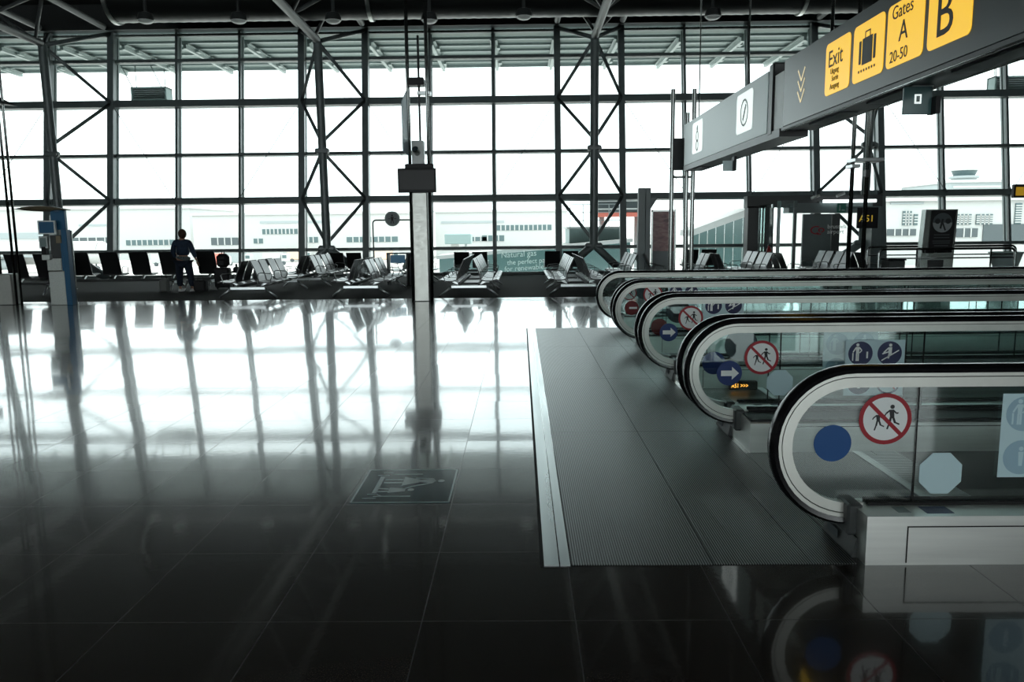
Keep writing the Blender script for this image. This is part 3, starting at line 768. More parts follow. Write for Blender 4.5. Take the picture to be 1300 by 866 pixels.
s = MB()   # suitcase pictogram: body, side bars, handle and a row of dots
yc = 7.53
slab(s, fs, [(-yc-.115, 3.085), (-yc+.095, 3.085), (-yc+.095, 3.32), (-yc-.115, 3.32)], .006, .009)
slab(s, fs, rrect(-yc-.185, 3.10, -yc-.140, 3.31, .012), .006, .009); slab(s, fs, rrect(-yc+.12, 3.10, -yc+.165, 3.31, .012), .006, .009)
for (a, b) in (((-.06, 3.32), (-.06, 3.375)), ((-.065, 3.372), (.045, 3.372)), ((.04, 3.375), (.04, 3.32))): slab(s, fs, bar((a[0]-yc, a[1]), (b[0]-yc, b[1]), .012), .006, .009)
for i in range(7): slab(s, fs, disc_poly(-yc-.175+i*.055, 3.035, .013, 10), .006, .009)
s.build('suitcase_pictogram', M['signink'], bs)
s = MB()
for i in range(3):
    z0 = 3.245-.118*i
    slab(s, fs, bar((-9.38, z0+.13), (-9.27, z0), .022), .001, .004); slab(s, fs, bar((-9.27, z0), (-9.16, z0+.13), .022), .001, .004)
s.build('chevron', M['arrow'], bs)
bs.location = (2.78, 8.59, 2.653); bs.scale = (.87, .87, .87)
for y in (9.0, 6.5, 4.0):
    MB().tube(L(SX+.22, y, Zt), L(SX+.22, y, 2.81+7.24/.87), .02, 8).build('suspension_rod', M['pole'], bs)
fsg = thing('direction_sign', 'pale grey overhead sign with two white pictogram panels, beyond the yellow one', 'sign', (SX, 15.7, Zb))
L2 = lambda x, y, z: (x-SX, y-15.7, z-Zb)
MB().box(L2(SX, 15.7, Zb), L2(SX+.33, 10.5, Zt), .004).build('sign_box', M['signlight'], fsg)  # window light reflected by the sign is put into the pale colour
m_ = MB(); m_.box(L2(SX+.005, 15.75, Zb-.10), L2(SX+.36, 10.0, Zb-.002)); m_.box(L2(SX+.1, 15.3, Zb-.12), L2(SX+.26, 14.6, Zb-.1)); m_.build('underside_tray', M['signunder'], fsg)
m_ = MB(); m_.box(L2(SX-.0, 10.48, Zb-.05), L2(SX+.3, 10.30, Zt+.07), .02); m_.build('end_post', M['signunder'], fsg)
m_ = MB(); m_.box(L2(SX+.02, 10.28, Zb), L2(SX+.28, 9.90, Zt-.1)); m_.build('white_end_box', M['white'], fsg)
def fs2(u_, v_, w_=0.0): return Vector((0-w_, -u_-15.7, v_-Zb))
for (ya, yb, pic) in ((14.95, 14.15, 0), (11.95, 11.15, 1)):
    m_ = MB(); slab(m_, fs2, rrect(-ya, 2.95, -yb, 3.50, .06), 0, .006); m_.mat(1)
    yc = (ya+yb)/2
    if pic: ring(m_, fs2, -yc, 3.22, .16, .19, .006, .009, 28); slab(m_, fs2, bar((-yc-.06, 3.12), (-yc+.08, 3.32), .05), .006, .009)
    else:
        slab(m_, fs2, disc_poly(-yc, 3.38, .05, 14), .006, .009); ring(m_, fs2, -yc, 3.24, .07, .10, .006, .009, 20); ring(m_, fs2, -yc, 3.08, .07, .10, .006, .009, 20)
    m_.build('white_panel', [M['picto'], M['pictoline']], fsg)
fsg.location = (2.78, 13.66, 2.653); fsg.scale = (.87, .87, .87)
for y in (15.2, 12.0):
    MB().tube(L2(SX+.16, y, Zt), L2(SX+.16, y, 2.81+7.24/.87), .012, 8).build('suspension_rod', M['pole'], fsg)
# small hanging signs under the gantry
HT = 2.535
def hang_sign(px0, py0, px1, py1, Y, lab, m, kind):
    a = pt(px0, py0, Y); b = pt(px1, py1, Y); t = thing('hanging_sign', lab, 'sign', (a.x, Y, b.z)); w = b.x-a.x; h = a.z-b.z
    MB().box((0, 0, 0), (w, .02, h), .003).build('sign_plate', m, t)
    MB().box((w, -.06, 0), (w+.035, .06, HT-b.z)).build('hanger_bar', M['black'], t)
    if kind:
        fn = frame_fn((0, 0, 0), (1, 0, 0), (0, 0, 1)); q = MB(); slab(q, fn, [(.38*w, .38*h), (.62*w, .38*h), (.62*w, .72*h), (.38*w, .72*h)], .002, .004); q.mat(1); slab(q, fn, [(.44*w, .45*h), (.56*w, .45*h), (.56*w, .66*h), (.44*w, .66*h)], .004, .006)
        q.build('pictogram', [M['picto'], M['pictoline']], t)
    return t
hang_sign(1148, 110, 1182, 145, 6.0, 'small green-grey glass exit sign hanging under the yellow direction sign', mat('dark_green_plate', (.06, .13, .13), .15), 1)
hang_sign(918, 204, 930, 217, 10.7, 'tiny pale sign hanging under the pale grey overhead sign', M['signlight'], 0)

# ================================================================== PILLARS AND STANDS
def totem(x, y, lab, box_h=2.6, full=True, w=.17, dp=.09):
    t = thing('service_pillar', lab, 'pillar', (x, y, 0), 0, 'steel service pillars')
    MB().box((-w, -.16, 0), (w, .16, box_h), .015).build('steel_casing', M['satin'], t)
    MB().box((-w-.02, -.17, 0), (w+.02, .17, .012)).build('base_plate', M['darksteel'], t)
    for sx in (-1, 1):
        for sy in (-dp, dp): MB().tube((sx*(w+.045), sy, 0), (sx*(w+.045), sy, 9.9 if full else 4.1), .028, 10).build('pole', M['pole'], t)
    return t
t = totem(-2.28, 18.25, 'central stainless steel pillar carrying a black screen')
tvm = MB(); tvm.box((-.46, -.30, 2.46), (.40, -.22, 3.00), .012); tvm.mat(1).box((-.42, -.303, 2.53), (.36, -.299, 2.95))
tvm.mat(0).box((-.30, -.24, 2.96), (.34, -.1, 3.10), .01)
tv = tvm.build('screen', [M['black'], M['screen']], t)
MB().box((-.15, -.15, 3.10), (.12, .12, 3.62), .01).build('equipment_box', M['white'], t)
c = MB(); c.tube((-.05, -.30, 3.42), (-.02, -.14, 3.34), .07, 12); c.tube((-.02, -.2, 3.36), (.02, -.12, 3.36), .04, 8); c.build('camera', M['pole'], t)
MB().tube((.04, -.05, 3.6), (.04, -.05, 5.9), .025, 8).build('inner_conduit', M['darksteel'], t)
b = MB(); b.box((-.20, -.2, 4.82), (.16, .15, 4.98), .01); b.build('cable_box', M['black'], t)
b = MB(); b.box((.0, -.1, 4.62), (.30, .1, 4.70), .01); b.build('clamp', M['alu'], t)
b = MB(); b.hexa([Vector(p) for p in ((-.235, -.95, 3.30), (-.225, -.95, 3.30), (-.235, -.05, 3.30), (-.225, -.05, 3.30), (-.235, -.95, 4.35), (-.225, -.95, 4.35), (-.235, -.05, 4.75), (-.225, -.05, 4.75))]); b.build('banner', M['paleblue2'], t)
t = totem(-11.98, 18.3, 'stainless steel pillar at the left edge of the picture', box_h=.72)
b = MB(); b.box((-.85, -.3, 2.42), (-.28, -.22, 2.72), .012); b.build('screen', M['black'], t)
b = MB(); b.hexa([Vector(p) for p in ((-.9, -.5, 4.62), (.30, -.45, 4.55), (-.9, .3, 4.62), (.42, .3, 4.55), (-.9, -.5, 4.72), (-.05, -.45, 4.80), (-.9, .3, 4.72), (-.05, .3, 4.80))]); b.build('light_head', M['darksteel'], t)
t = totem(7.66, 18.2, 'stainless steel pillar in front of the gate number sign', box_h=.35, w=.12, dp=.05)
b = MB(); b.box((-.24, -.32, 3.03), (.42, .2, 3.11), .01); b.box((-.28, -.28, 2.90), (-.1, .1, 2.98), .01); b.build('cable_tray', M['alu'], t)
b = MB(); b.box((.06, -.2, 2.70), (.16, -.05, 2.86), .01); b.build('camera', M['darksteel'], t)
# free-standing poles at the far end of the sign
t = thing('pole_frame', 'three thin steel poles standing beside the far end of the pale grey sign', 'pole frame', (2.72, 14.2, 0))
for (px, top) in ((851.5, 4.0), (870, 3.6), (878, 4.0)):
    q_ = pt(px, 300, 14.2); MB().tube((q_.x-2.72, 0, 0), (q_.x-2.72, 0, top), .038, 12).build('pole', M['pole'], t)
a = pt(854, 176, 14.2); b0 = pt(869, 216, 14.2)
MB().box((a.x-2.72, -.05, b0.z), (b0.x-2.72, .05, a.z)).build('end_board', M['signunder'], t)
b = MB(); b.tube((-.05, 0, 2.5), (.34, 0, 2.5), .02, 8); b.build('crossbar', M['pole'], t)

# ------------------------------------------------------------------ kiosk
k = thing('information_kiosk', 'slim blue and grey information kiosk with a wing-shaped top', 'kiosk', (-10.62, 18.1, 0))
MB().box((-.22, -.10, 0), (.16, .16, .78), .012).build('lower_casing', M['kwhite'], k)
MB().box((-.22, -.12, .79), (.12, .16, 1.08), .012).build('upper_casing', M['kwhite'], k)
b = MB(); b.box((.16, -.12, 0), (.29, .06, 1.72), .01); b.box((-.13, .02, 1.72), (.20, .12, 2.15), .01); b.box((.12, -.1, .79), (.16, .2, 1.5)); b.build('blue_side', M['kblue'], k)
b = MB(); b.box((.285, .055, 0), (.31, .085, 1.7)); b.build('side_trim', M['pole'], k)
MB().box((-.13, -.08, 1.08), (.13, .14, 1.60), .01).build('back_panel', M['darksteel'], k)
b = MB(); b.box((-.33, -.16, 1.62), (.07, -.10, 1.93), .006); b.mat(1).box((-.30, -.164, 1.65), (.04, -.158, 1.90)); b.build('poster_frame', [M['stwhite'], M['kblue']], k)
b = MB(); b.box((-.34, -.15, 1.30), (-.14, -.09, 1.58), .006); b.mat(1).box((-.31, -.154, 1.34), (-.17, -.148, 1.54)); b.build('small_screen', [M['alu'], M['teal']], k)
b = MB(); b.box((-.30, -.16, 1.08), (-.20, -.02, 1.34), .01); b.mat(1).box((-.28, -.2, 1.04), (-.1, -.06, 1.16), .01); b.mat(2).box((.05, -.14, 1.42), (.16, -.10, 1.58)); b.build('telephone', [M['black'], M['white'], M['tan']], k)
w = MB(); pr = []
for i in range(13):
    s = i/12; x = -.86 + 1.18*s; th = .012 + .055*math.sin(PI*min(1, s*1.05)); wd = .05+.22*math.sin(PI*(.12+.8*s)); pr.append((x, th, wd, 2.20 - .03*s*2*(s-.5)))
v = []
for (x, th, wd, z) in pr:
    for j in range(10): a = 2*PI*j/10; v.append((x, wd*math.cos(a), z + th*math.sin(a)))
w.add(v, [(i*10+j, i*10+(j+1) % 10, (i+1)*10+(j+1) % 10, (i+1)*10+j) for i in range(12) for j in range(10)], True); w.add(v, [list(range(10)), [120+j for j in range(10)]])
w.build('wing_top', M['tan'], k)
MB().tube((.05, .05, 2.13), (.05, .05, 2.2), .16, 14).build('wing_mount', M['kblue'], k)

# ------------------------------------------------------------------ round sign on a hoop
h = thing('hoop_sign', 'round grey pictogram sign on a thin steel hoop behind the seats', 'sign', (-4.02, 25.0, 0))
pts = [(-.62, 0, 0), (-.62, 0, 1.86)] + [(-.62+.1*(1-math.cos(a)), 0, 1.86+.1*math.sin(a)) for a in (.4, .8, 1.2, PI/2)] + [(.62-.1*(1-math.cos(a)), 0, 1.86+.1*math.sin(a)) for a in (PI/2, 1.2, .8, .4)] + [(.62, 0, 1.86), (.62, 0, 0)]
MB().path(pts, .022, 8).build('hoop', M['pole'], h)
b = MB(); b.tube((0, -.03, 2.0), (0, .03, 2.0), .235, 28); b.mat(1); fn = frame_fn((0, -.03, 2.0), (1, 0, 0), (0, 0, 1)); ring(b, fn, 0, 0, .19, .225, .001, .004, 28)
b.mat(2); slab(b, fn, disc_poly(0, .10, .028, 12), .002, .005); slab(b, fn, [(-.05, .06), (.05, .06), (.03, -.06), (-.03, -.06)], .002, .005); slab(b, fn, bar((-.02, -.05), (-.04, -.14), .025), .002, .005); slab(b, fn, bar((.02, -.05), (.04, -.14), .025), .002, .005)
slab(b, fn, bar((-.13, 0), (-.06, .0), .02), .002, .005); slab(b, fn, bar((.06, 0), (.13, .0), .02), .002, .005)
b.build('disc', [M['frame'], M['pictoline'], M['black']], h)
# desk with a blue screen below it
dsk = thing('check_in_stand', 'small dark stand with a blue screen behind the middle seats', 'stand', (-3.72, 24.0, 0))
b = MB(); b.box((-.32, -.2, 0), (-.27, .2, .95)); b.box((.27, -.2, 0), (.32, .2, .95)); b.box((-.32, -.2, .93), (.95, .2, .97)); b.box((.9, -.2, 0), (.95, .2, .95)); b.box((.32, .15, 0), (.9, .18, .93)); b.build('frame', M['darksteel'], dsk)
b = MB(); b.box((-.20, -.22, .66), (.24, -.17, .9), .01); b.build('blue_screen', mat('blue_display', (.01, .08, .16), .3, emit=(.02, .16, .30), es=.12), dsk)
for x in (.42, .68): MB().tube((x, -.1, 0), (x, -.1, .8), .09, 14).build('bottle_bin', M['roofpipe'], dsk)

# ------------------------------------------------------------------ seats
def seat_island(loc, rotz, n, lab, high=False, double=True, gap_after=2, pitch=.60, table=True):
    t = thing('beam_seating', lab, 'airport seats', loc, rotz, 'rows of airport seats')
    Ln = n*pitch + (.1 if gap_after and n > gap_after else 0) + (.55 if table else 0) + .1
    sides = (-1, 1) if double else (1,)
    zt = 1.10 if high else .91; zs = .47 if high else .41
    xo = .0
    for sx in sides:
        xb = sx*.24
        MB().box((xb-.03, .12, .25), (xb+.03, Ln-.1, .33), .008).build('beam', M['darksteel'], t)
    x_in = -.44 if double else 0.0
    for y in ([.15, Ln-.15] if Ln < 4 else [.15, Ln/2, Ln-.15]):
        MB().box((-.44 if double else -.12, y-.035, .20), (.44, y+.035, .275), .01).build('crossbar', M['alu'], t)
        for sx in ((-1, 1)):
            x0_ = sx*.42 if (double or sx > 0) else -.10
            x1_ = sx*.71 if (double or sx > 0) else -.34
            MB().hexa([Vector(p) for p in ((x0_-.03, y-.03, .19), (x0_+.03, y-.03, .19), (x0_-.03, y+.03, .19), (x0_+.03, y+.03, .19), (x0_-.03, y-.03, .27), (x0_+.03, y-.03, .27), (x0_-.03, y+.03, .27), (x0_+.03, y+.03, .27))]).build('leg_joint', M['darksteel'], t)
            MB().tube((x0_, y, .24), (x1_, y, .015), .028, 8, .020).build('leg', M['alu'], t)
    for i in range(n):
        y = .35 + i*pitch + (.1 if gap_after and i >= gap_after else 0)
        for sx in sides:
            hw = .27 if high else pitch*.5-.05
            # curved seat shell
            prof = [(.30, zs+.01), (.40, zs-.02), (.55, zs-.02), (.68, zs+.012), (.74, zs-.005)]
            m_ = MB(); v = []
            for (x, z) in prof:
                for (yy, zz) in ((y-hw, z), (y+hw, z), (y+hw, z-.03), (y-hw, z-.03)): v.append((sx*x, yy, zz))
            m_.add(v, [(q*4+j, q*4+(j+1) % 4, (q+1)*4+(j+1) % 4, (q+1)*4+j) for q in range(len(prof)-1) for j in range(4)], False); m_.add(v, [(0, 1, 2, 3), (16, 17, 18, 19)])
            m_.build('seat', M['seat'], t)
            zb = zs+.005
            prof = [(.31, zb), (.285, zb+.12), (.215, zb+(zt-zb)*.6), (.125, zt)]
            m_ = MB(); v = []
            for (x, z) in prof:
                for (yy, xx) in ((y-hw, x), (y+hw, x), (y+hw, x-.028), (y-hw, x-.028)): v.append((sx*xx, yy, z))
            m_.add(v, [(q*4+j, q*4+(j+1) % 4, (q+1)*4+(j+1) % 4, (q+1)*4+j) for q in range(len(prof)-1) for j in range(4)], False); m_.add(v, [(0, 1, 2, 3), (12, 13, 14, 15)])
            m_.build('backrest', M['seat'], t)
            if i % 2 == 0 or i == n-1:
                ya = y-hw-.02 if i % 2 == 0 else y+hw+.02
                MB().path([(sx*.27, ya, zs-.05), (sx*.30, ya, zs+.19), (sx*.36, ya, zs+.21), (sx*.60, ya, zs+.19), (sx*.64, ya, zs+.16), (sx*.58, ya, zs-.04)], .012, 6).build('armrest', M['alu'], t)
            MB().hexa([Vector((sx*x, yy, z)) for (z) in (.27, zs-.02) for yy in (y-.03, y+.03) for x in ((.22, .28) if z < .3 else (.40, .52))]).build('seat_bracket', M['alu'], t)
    if table:
        y = Ln-.32
        MB().box((-.62 if double else .1, y-.24, zs-.03), (.62, y+.24, zs), .01).build('side_table', M['alu'], t)
        MB().box((-.04 if double else .2, y-.04, .26), (.04 if double else .28, y+.04, zs-.03)).build('table_post', M['darksteel'], t)
    return t
seat_island((-6.8, 19.4, 0), 0, 4, 'double row of black seats left of centre, right of the standing person')
seat_island((-4.0, 19.5, 0), 0, 4, 'double row of black seats just left of the central pillar')
seat_island((-1.28, 19.25, 0), 0, 7, 'double row of black seats just right of the central pillar', table=False)
seat_island((1.42, 19.35, 0), 0, 7, 'double row of black seats beside the walkway handrail loop', table=False)
seat_island((-6.35, 23.2, 0), 0, 4, 'far double row of black seats left of the round hoop sign')
seat_island((-3.4, 24.6, 0), 0, 2, 'short far double row of black seats behind the blue screen stand', table=False)
def row_x(x, y, n, lab, high=False, pitch=.60, back=True):     # row along X, backs to the camera
    return seat_island((x, y, 0), rad(90) , n, lab, high, False, 0, pitch, False)
# rotz=90: local +Y -> -X ; local +X -> +Y, so the single row faces the windows
row_x(-5.3, 26.6, 2, 'pair of black seats with their backs to the camera, left of the hoop sign')
row_x(-1.0, 26.0, 2, 'pair of black seats seen from behind, under the word Natural')
row_x(2.0, 26.0, 2, 'pair of black seats seen from behind, left of the steel mast foot')
row_x(-9.75, 22.45, 4, 'high-backed black seats seen from behind, right of the blue kiosk', True, .86)
row_x(-8.80, 22.75, 1, 'high-backed black seats seen from behind, next to the standing person', True, .86)
row_x(-12.6, 21.2, 3, 'high-backed black seats seen from behind at the left edge', True, .80)
seat_island((3.3, 21.6, 0), 0, 4, 'double row of black seats partly behind the grey column')
seat_island((5.25, 21.4, 0), 0, 2, 'short double row of black seats behind the three poles', table=False)
seat_island((7.0, 21.6, 0), 0, 4, 'double row of black seats left of the gate vestibule')
seat_island((9.1, 21.4, 0), 0, 4, 'double row of black seats in front of the gate vestibule')
row_x(6.6, 26.2, 2, 'pair of black seats seen from behind, under the sloping jet bridge')

# ------------------------------------------------------------------ luggage
def backpack(loc, s, lab, group=None, rz=0):
    t = thing('backpack', lab, 'bag', loc, rz, group)
    MB().box((-.19*s, -.12*s, 0), (.17*s, .12*s, .40*s), .09*s).build('body', M['bag'], t)
    MB().box((-.13*s, -.19*s, .03*s), (.12*s, -.10*s, .24*s), .04*s).build('front_pocket', M['bag'], t)
    MB().path([(-.04*s, 0, .39*s), (-.03*s, 0, .46*s), (.03*s, 0, .46*s), (.04*s, 0, .39*s)], .012*s, 6).build('handle', M['bag'], t)
    return t
sc_ = thing('suitcase', 'black upright suitcase behind the standing person, under the backpack', 'suitcase', (-8.62, 22.75, 0))
MB().box((-.22, -.13, .05), (.22, .13, .62), .04).build('shell', M['bag'], sc_)
for x in (-.17, .17): MB().tube((x-.02, 0, .03), (x+.02, 0, .03), .03, 10).build('wheel', M['black'], sc_)
backpack((-8.58, 22.75, .625), 1.0, 'black backpack lying on the upright suitcase')
t = thing('travel_bag', 'black travel bag on the carpet right of the standing person', 'bag', (-8.85, 21.7, 0))
MB().box((-.17, -.12, .02), (.17, .12, .34), .04).build('body', M['bag'], t); MB().path([(-.08, 0, .33), (-.07, 0, .42), (.07, 0, .42), (.08, 0, .33)], .012, 6).build('handle', M['bag'], t)
t = thing('shoulder_bag', 'grey bag standing on the carpet beside the person\'s legs', 'bag', (-9.95, 21.9, 0))
MB().box((-.13, -.09, .0), (.13, .09, .36), .05).build('body', mat('grey_canvas', (.16, .17, .16), .8), t); MB().path([(-.07, 0, .35), (-.05, 0, .48), (.05, 0, .48), (.07, 0, .35)], .01, 6).build('handle', M['bag'], t)
plant = thing('wheeled_trolley', 'small dark folded trolley beside the left seats', 'trolley', (-8.05, 22.3, 0))
for sx in (-1, 1): MB().tube((sx*.16, 0, .02), (0, 0, .45), .016, 6).build('leg', M['pole'], plant)
b = MB(); b.ball((0, 0, .58), .09, 10, (1.2, .8, 1)).tube((-.14, 0, .52), (.14, 0, .50), .03, 8).tube((0, 0, .5), (0, 0, .74), .03, 8); b.build('folded_top', M['bag'], plant)

# ------------------------------------------------------------------ the standing person
def skin_obj(name, pts, edges, m, parent, levels=2):
    me = bpy.data.meshes.new(name); me.from_pydata([p[:3] for p in pts], edges, []); me.materials.append(m)
    o = bpy.data.objects.new(name, me); C.objects.link(o); o.parent = parent
    md = o.modifiers.new('skin', 'SKIN'); me.skin_vertices.new()if not me.skin_vertices else None
    for i, p in enumerate(pts):
        sv = me.skin_vertices[0].data[i]; sv.radius = (p[3], p[4] if len(p) > 4 else p[3]); sv.use_root = (i == 0)
    md.use_smooth_shade = True
    s = o.modifiers.new('sub', 'SUBSURF'); s.levels = levels; s.render_levels = levels
    return o
pr = thing('person', 'person seen from behind in a navy jacket and jeans, standing among the seats', 'person', (-9.42, 22.0, 0))
# one continuous body (skin); clothing as separate shells over it
body = [(0, .0, .90, .11, .09), (0, .01, 1.05, .105, .08), (0, .0, 1.22, .12, .085), (0, -.01, 1.38, .11, .08), (0, .0, 1.46, .05, .05), (.01, .02, 1.51, .055, .055), (.01, .03, 1.57, .075, .085), (.01, .03, 1.64, .06, .065),
        (-.10, .0, .84, .085), (-.13, .0, .48, .055), (-.13, -.02, .09, .038), (-.13, .08, .04, .035),
        (.10, .0, .84, .085), (.17, .02, .48, .055), (.20, .0, .09, .038), (.27, .04, .04, .035),
        (-.18, 0, 1.38, .055), (-.24, -.02, 1.12, .042), (-.20, .10, .90, .032), (-.19, .14, .84, .03),
        (.18, 0, 1.38, .055), (.25, 0, 1.12, .042), (.34, .03, .90, .030), (.37, .04, .84, .028)]
ed = [(0, 1), (1, 2), (2, 3), (3, 4), (4, 5), (5, 6), (6, 7), (0, 8), (8, 9), (9, 10), (10, 11), (0, 12), (12, 13), (13, 14), (14, 15), (3, 16), (16, 17), (17, 18), (18, 19), (3, 20), (20, 21), (21, 22), (22, 23)]
skin_obj('body', body, ed, M['skin'], pr)
jk = [(0, .0, .98, .20, .14), (0, .01, 1.10, .19, .13), (0, .0, 1.25, .19, .13), (0, -.01, 1.37, .18, .11), (0, .0, 1.46, .10, .09),
      (-.20, 0, 1.37, .085), (-.27, -.02, 1.12, .075), (-.235, .08, .94, .058), (.20, 0, 1.37, .085), (.28, 0, 1.12, .075), (.345, .025, .93, .056)]
skin_obj('jacket', jk, [(0, 1), (1, 2), (2, 3), (3, 4), (3, 5), (5, 6), (6, 7), (3, 8), (8, 9), (9, 10)], M['jacket'], pr)
jn = [(0, .0, .88, .20, .15), (-.11, .0, .78, .13), (-.13, .0, .48, .10), (-.13, -.02, .12, .085), (.11, .0, .78, .13), (.165, .02, .48, .10), (.20, .0, .12, .085)]
skin_obj('jeans', jn, [(0, 1), (1, 2), (2, 3), (0, 4), (4, 5), (5, 6)], M['jeans'], pr)
skin_obj('patterned_shirt_hem', [(0, 0, .99, .215, .16), (0, 0, .93, .22, .165), (-.02, 0, .87, .21, .16)], [(0, 1), (1, 2)], M['pattern'], pr)
MB().ball((.01, .02, 1.60), .125, 16, (.88, 1.0, 1.10)).ball((.02, -.10, 1.55), .05, 10, (1, .8, 1.1)).build('hair', M['hair'], pr)
for (x, y, r) in ((-.13, .05, 0), (.23, .05, -.7)):
    s = MB(); R = Matrix.Rotation(r, 3, 'Z')
    pts_ = []
    for (yy, w_, h_) in ((-.10, .038, .07), (-.03, .045, .09), (.08, .048, .06), (.16, .035, .045)):
        for (sx, z) in ((-1, 0), (1, 0), (.7, h_), (-.7, h_)): pts_.append(R @ Vector((sx*w_, yy, z)) + Vector((x, y-.02, 0)))
    s.add(pts_, [(q*4+j, q*4+(j+1) % 4, (q+1)*4+(j+1) % 4, (q+1)*4+j) for q in range(3) for j in range(4)], True); s.add(pts_, [(0, 1, 2, 3), (12, 13, 14, 15)]); s.build('shoe', M['shoe'], pr)
# hands with fingers
for (hx, hy, hz, sx) in ((-.19, .15, .84, -1), (.37, .04, .84, 1)):
    P = [(hx, hy, hz, .026), (hx+sx*.015, hy+.01, hz-.07, .024)]; E_ = [(0, 1)]
    for f in range(4):
        bx = hx + (f-1.5)*.016; P.append((bx+sx*.02, hy+.01, hz-.10, .009)); P.append((bx+sx*.02, hy+.025, hz-.135 + .008*abs(f-1.5), .008)); P.append((bx+sx*.01, hy+.04, hz-.16 + .01*abs(f-1.5), .007))
        i = len(P)-3; E_ += [(1, i), (i, i+1), (i+1, i+2)]
    P.append((hx-sx*.025, hy+.02, hz-.05, .010)); P.append((hx-sx*.03, hy+.035, hz-.085, .008)); i = len(P)-2; E_ += [(0, i), (i, i+1)]
    skin_obj('hand', P, E_, M['skin'], pr, 1)

# ================================================================== RIGHT SIDE: column, poster, gate, totem, barriers
t = thing('grey_column', 'plain grey freestanding column right of the steel mast', 'column', (3.44, 22.2, 0))
b = MB(); b.box((-.17, -.12, 0), (.02, .12, 2.72), .01); b.build('wide_face', M['frame'], t); b = MB(); b.box((.03, -.10, 0), (.17, .12, 2.72), .01); b.build('narrow_face', M['frame'], t)
t = thing('poster_stand', 'upright poster stand with a reddish picture behind the three poles', 'poster', (4.2, 23.4, 0))
b = MB(); b.box((-.36, -.04, .1), (-.32, .04, 2.14)); b.box((.31, -.06, .1), (.36, .06, 2.16)); b.box((-.36, -.04, 2.1), (.36, .04, 2.15)); b.box((-.36, -.04, .0), (.36, .1, .12)); b.build('frame', M['pole'], t)
MB().box((-.32, -.02, .95), (.31, .03, 2.1)).build('picture', M['adpic'], t)
MB().box((-.32, -.02, .12), (.31, .03, .95)).build('lower_panel', M['bldg2'], t)
b = MB(); b.tube((-.48, 0, 0), (-.48, 0, 2.15), .03, 8); b.hexa([Vector(p) for p in ((-.5, -.02, 2.15), (-.4, -.02, 2.15), (-.5, .02, 2.15), (-.4, .02, 2.15), (-.52, -.02, 2.5), (-.18, -.02, 2.5), (-.52, .02, 2.5), (-.18, .02, 2.5))]); b.build('flag_post', M['frame'], t)

# gate vestibule
GX = 8.0
gt = thing('gate_vestibule', 'grey gate vestibule with glass side, logo panel and dark portal', 'gate', (GX, 27.0, 0))
def gp(px, py, Y=27.0): q_ = pt(px, py, Y); return Vector((q_.x-GX, Y-27.0, max(q_.z, 0)))
def gbox(x0, y0, x1, y1, Y0, Y1, m, name):
    a = gp(x0, y0, Y0); b = gp(x1, y1, Y0); return MB().box((a.x, Y0-27, b.z), (b.x, Y1-27, a.z)).build(name, m, gt)
gbox(949, 249, 1120, 262, 27.05, 27.5, M['darksteel'], 'lintel')
gbox(950, 262, 961, 352, 27.05, 27.5, M['darksteel'], 'portal_post')
gbox(1060, 262, 1118, 270, 27.05, 27.5, M['frame'], 'header')
gbox(1108, 270, 1118, 352, 27.05, 27.5, M['frame'], 'portal_post')
gbox(1040, 256, 1108, 262, 26.9, 27.04, M['frame'], 'header')
gbox(1002, 258, 1062, 270, 26.7, 27.3, M['frame'], 'ceiling_panel')
# glazed side, receding
def vpanel(pa, pb, m, name, th=.05):
    a, b = pa, pb
    return MB().hexa([Vector(p) for p in ((a[0], a[1], 0), (a[0]+th, a[1], 0), (b[0], b[1], 0), (b[0]+th, b[1], 0), (a[0], a[1], a[2]), (a[0]+th, a[1], a[2]), (b[0], b[1], b[2]), (b[0]+th, b[1], b[2]))]).build(name, m, gt)
a = gp(962, 268, 27.2); b = gp(981, 262, 25.8); vpanel((a.x, .2, 2.35), (b.x, -1.2, 2.35), M['frost'], 'side_panel')
a = gp(986, 300, 25.8); b = gp(1010, 300, 25.8); zt = 2.45
MB().box((a.x, -1.25, 0), (a.x+.09, -1.15, zt)).build('door_post', M['signlight'], gt); MB().box((b.x-.09, -1.25, 0), (b.x, -1.15, zt)).build('door_post', M['frame'], gt)
MB().box((a.x-.05, -1.27, zt-.22), (b.x, -1.13, zt)).build('door_head', M['frost'], gt)
MB().box((a.x+.09, -1.21, 0), (b.x-.09, -1.19, zt-.22)).build('door_glass', M['wglass'], gt)
a = gp(1020, 272, 27.0); b = gp(1052, 352, 27.0)
MB().box((a.x, 0, 0), (b.x, .10, a.z)).build('logo_panel', M['frame'], gt)
MB().box((b.x+.02, -.05, 0), (b.x+.28, .15, a.z)).build('dark_post', M['darksteel'], gt)
fn = frame_fn((a.x, -.002, 0), (1, 0, 0), (0, 0, 1)); q = MB()
for (cx, cz, r0, r1, a0, a1) in ((.45, 1.50, .15, .20, 1.0, 5.4), (.62, 1.50, .06, .11, -1.6, 4.2), (.55, 1.40, .05, .09, 2.6, 6.0)):
    for i in range(18):
        aa, bb = a0+(a1-a0)*i/18, a0+(a1-a0)*(i+1)/18
        slab(q, fn, [(cx+r0*math.cos(aa), cz+.7*r0*math.sin(aa)), (cx+r1*math.cos(aa), cz+.7*r1*math.sin(aa)), (cx+r1*math.cos(bb), cz+.7*r1*math.sin(bb)), (cx+r0*math.cos(bb), cz+.7*r0*math.sin(bb))], 0, .004)
q.build('red_logo', M['red'], gt)
text_mesh('brussels', .20, (a.x+.80, -.06, 1.55), (1, 0, 0), (0, 0, 1), .004, M['stwhite'], 'lettering', gt)
text_mesh('airport', .20, (a.x+.80, -.06, 1.38), (1, 0, 0), (0, 0, 1), .004, M['stwhite'], 'lettering', gt)
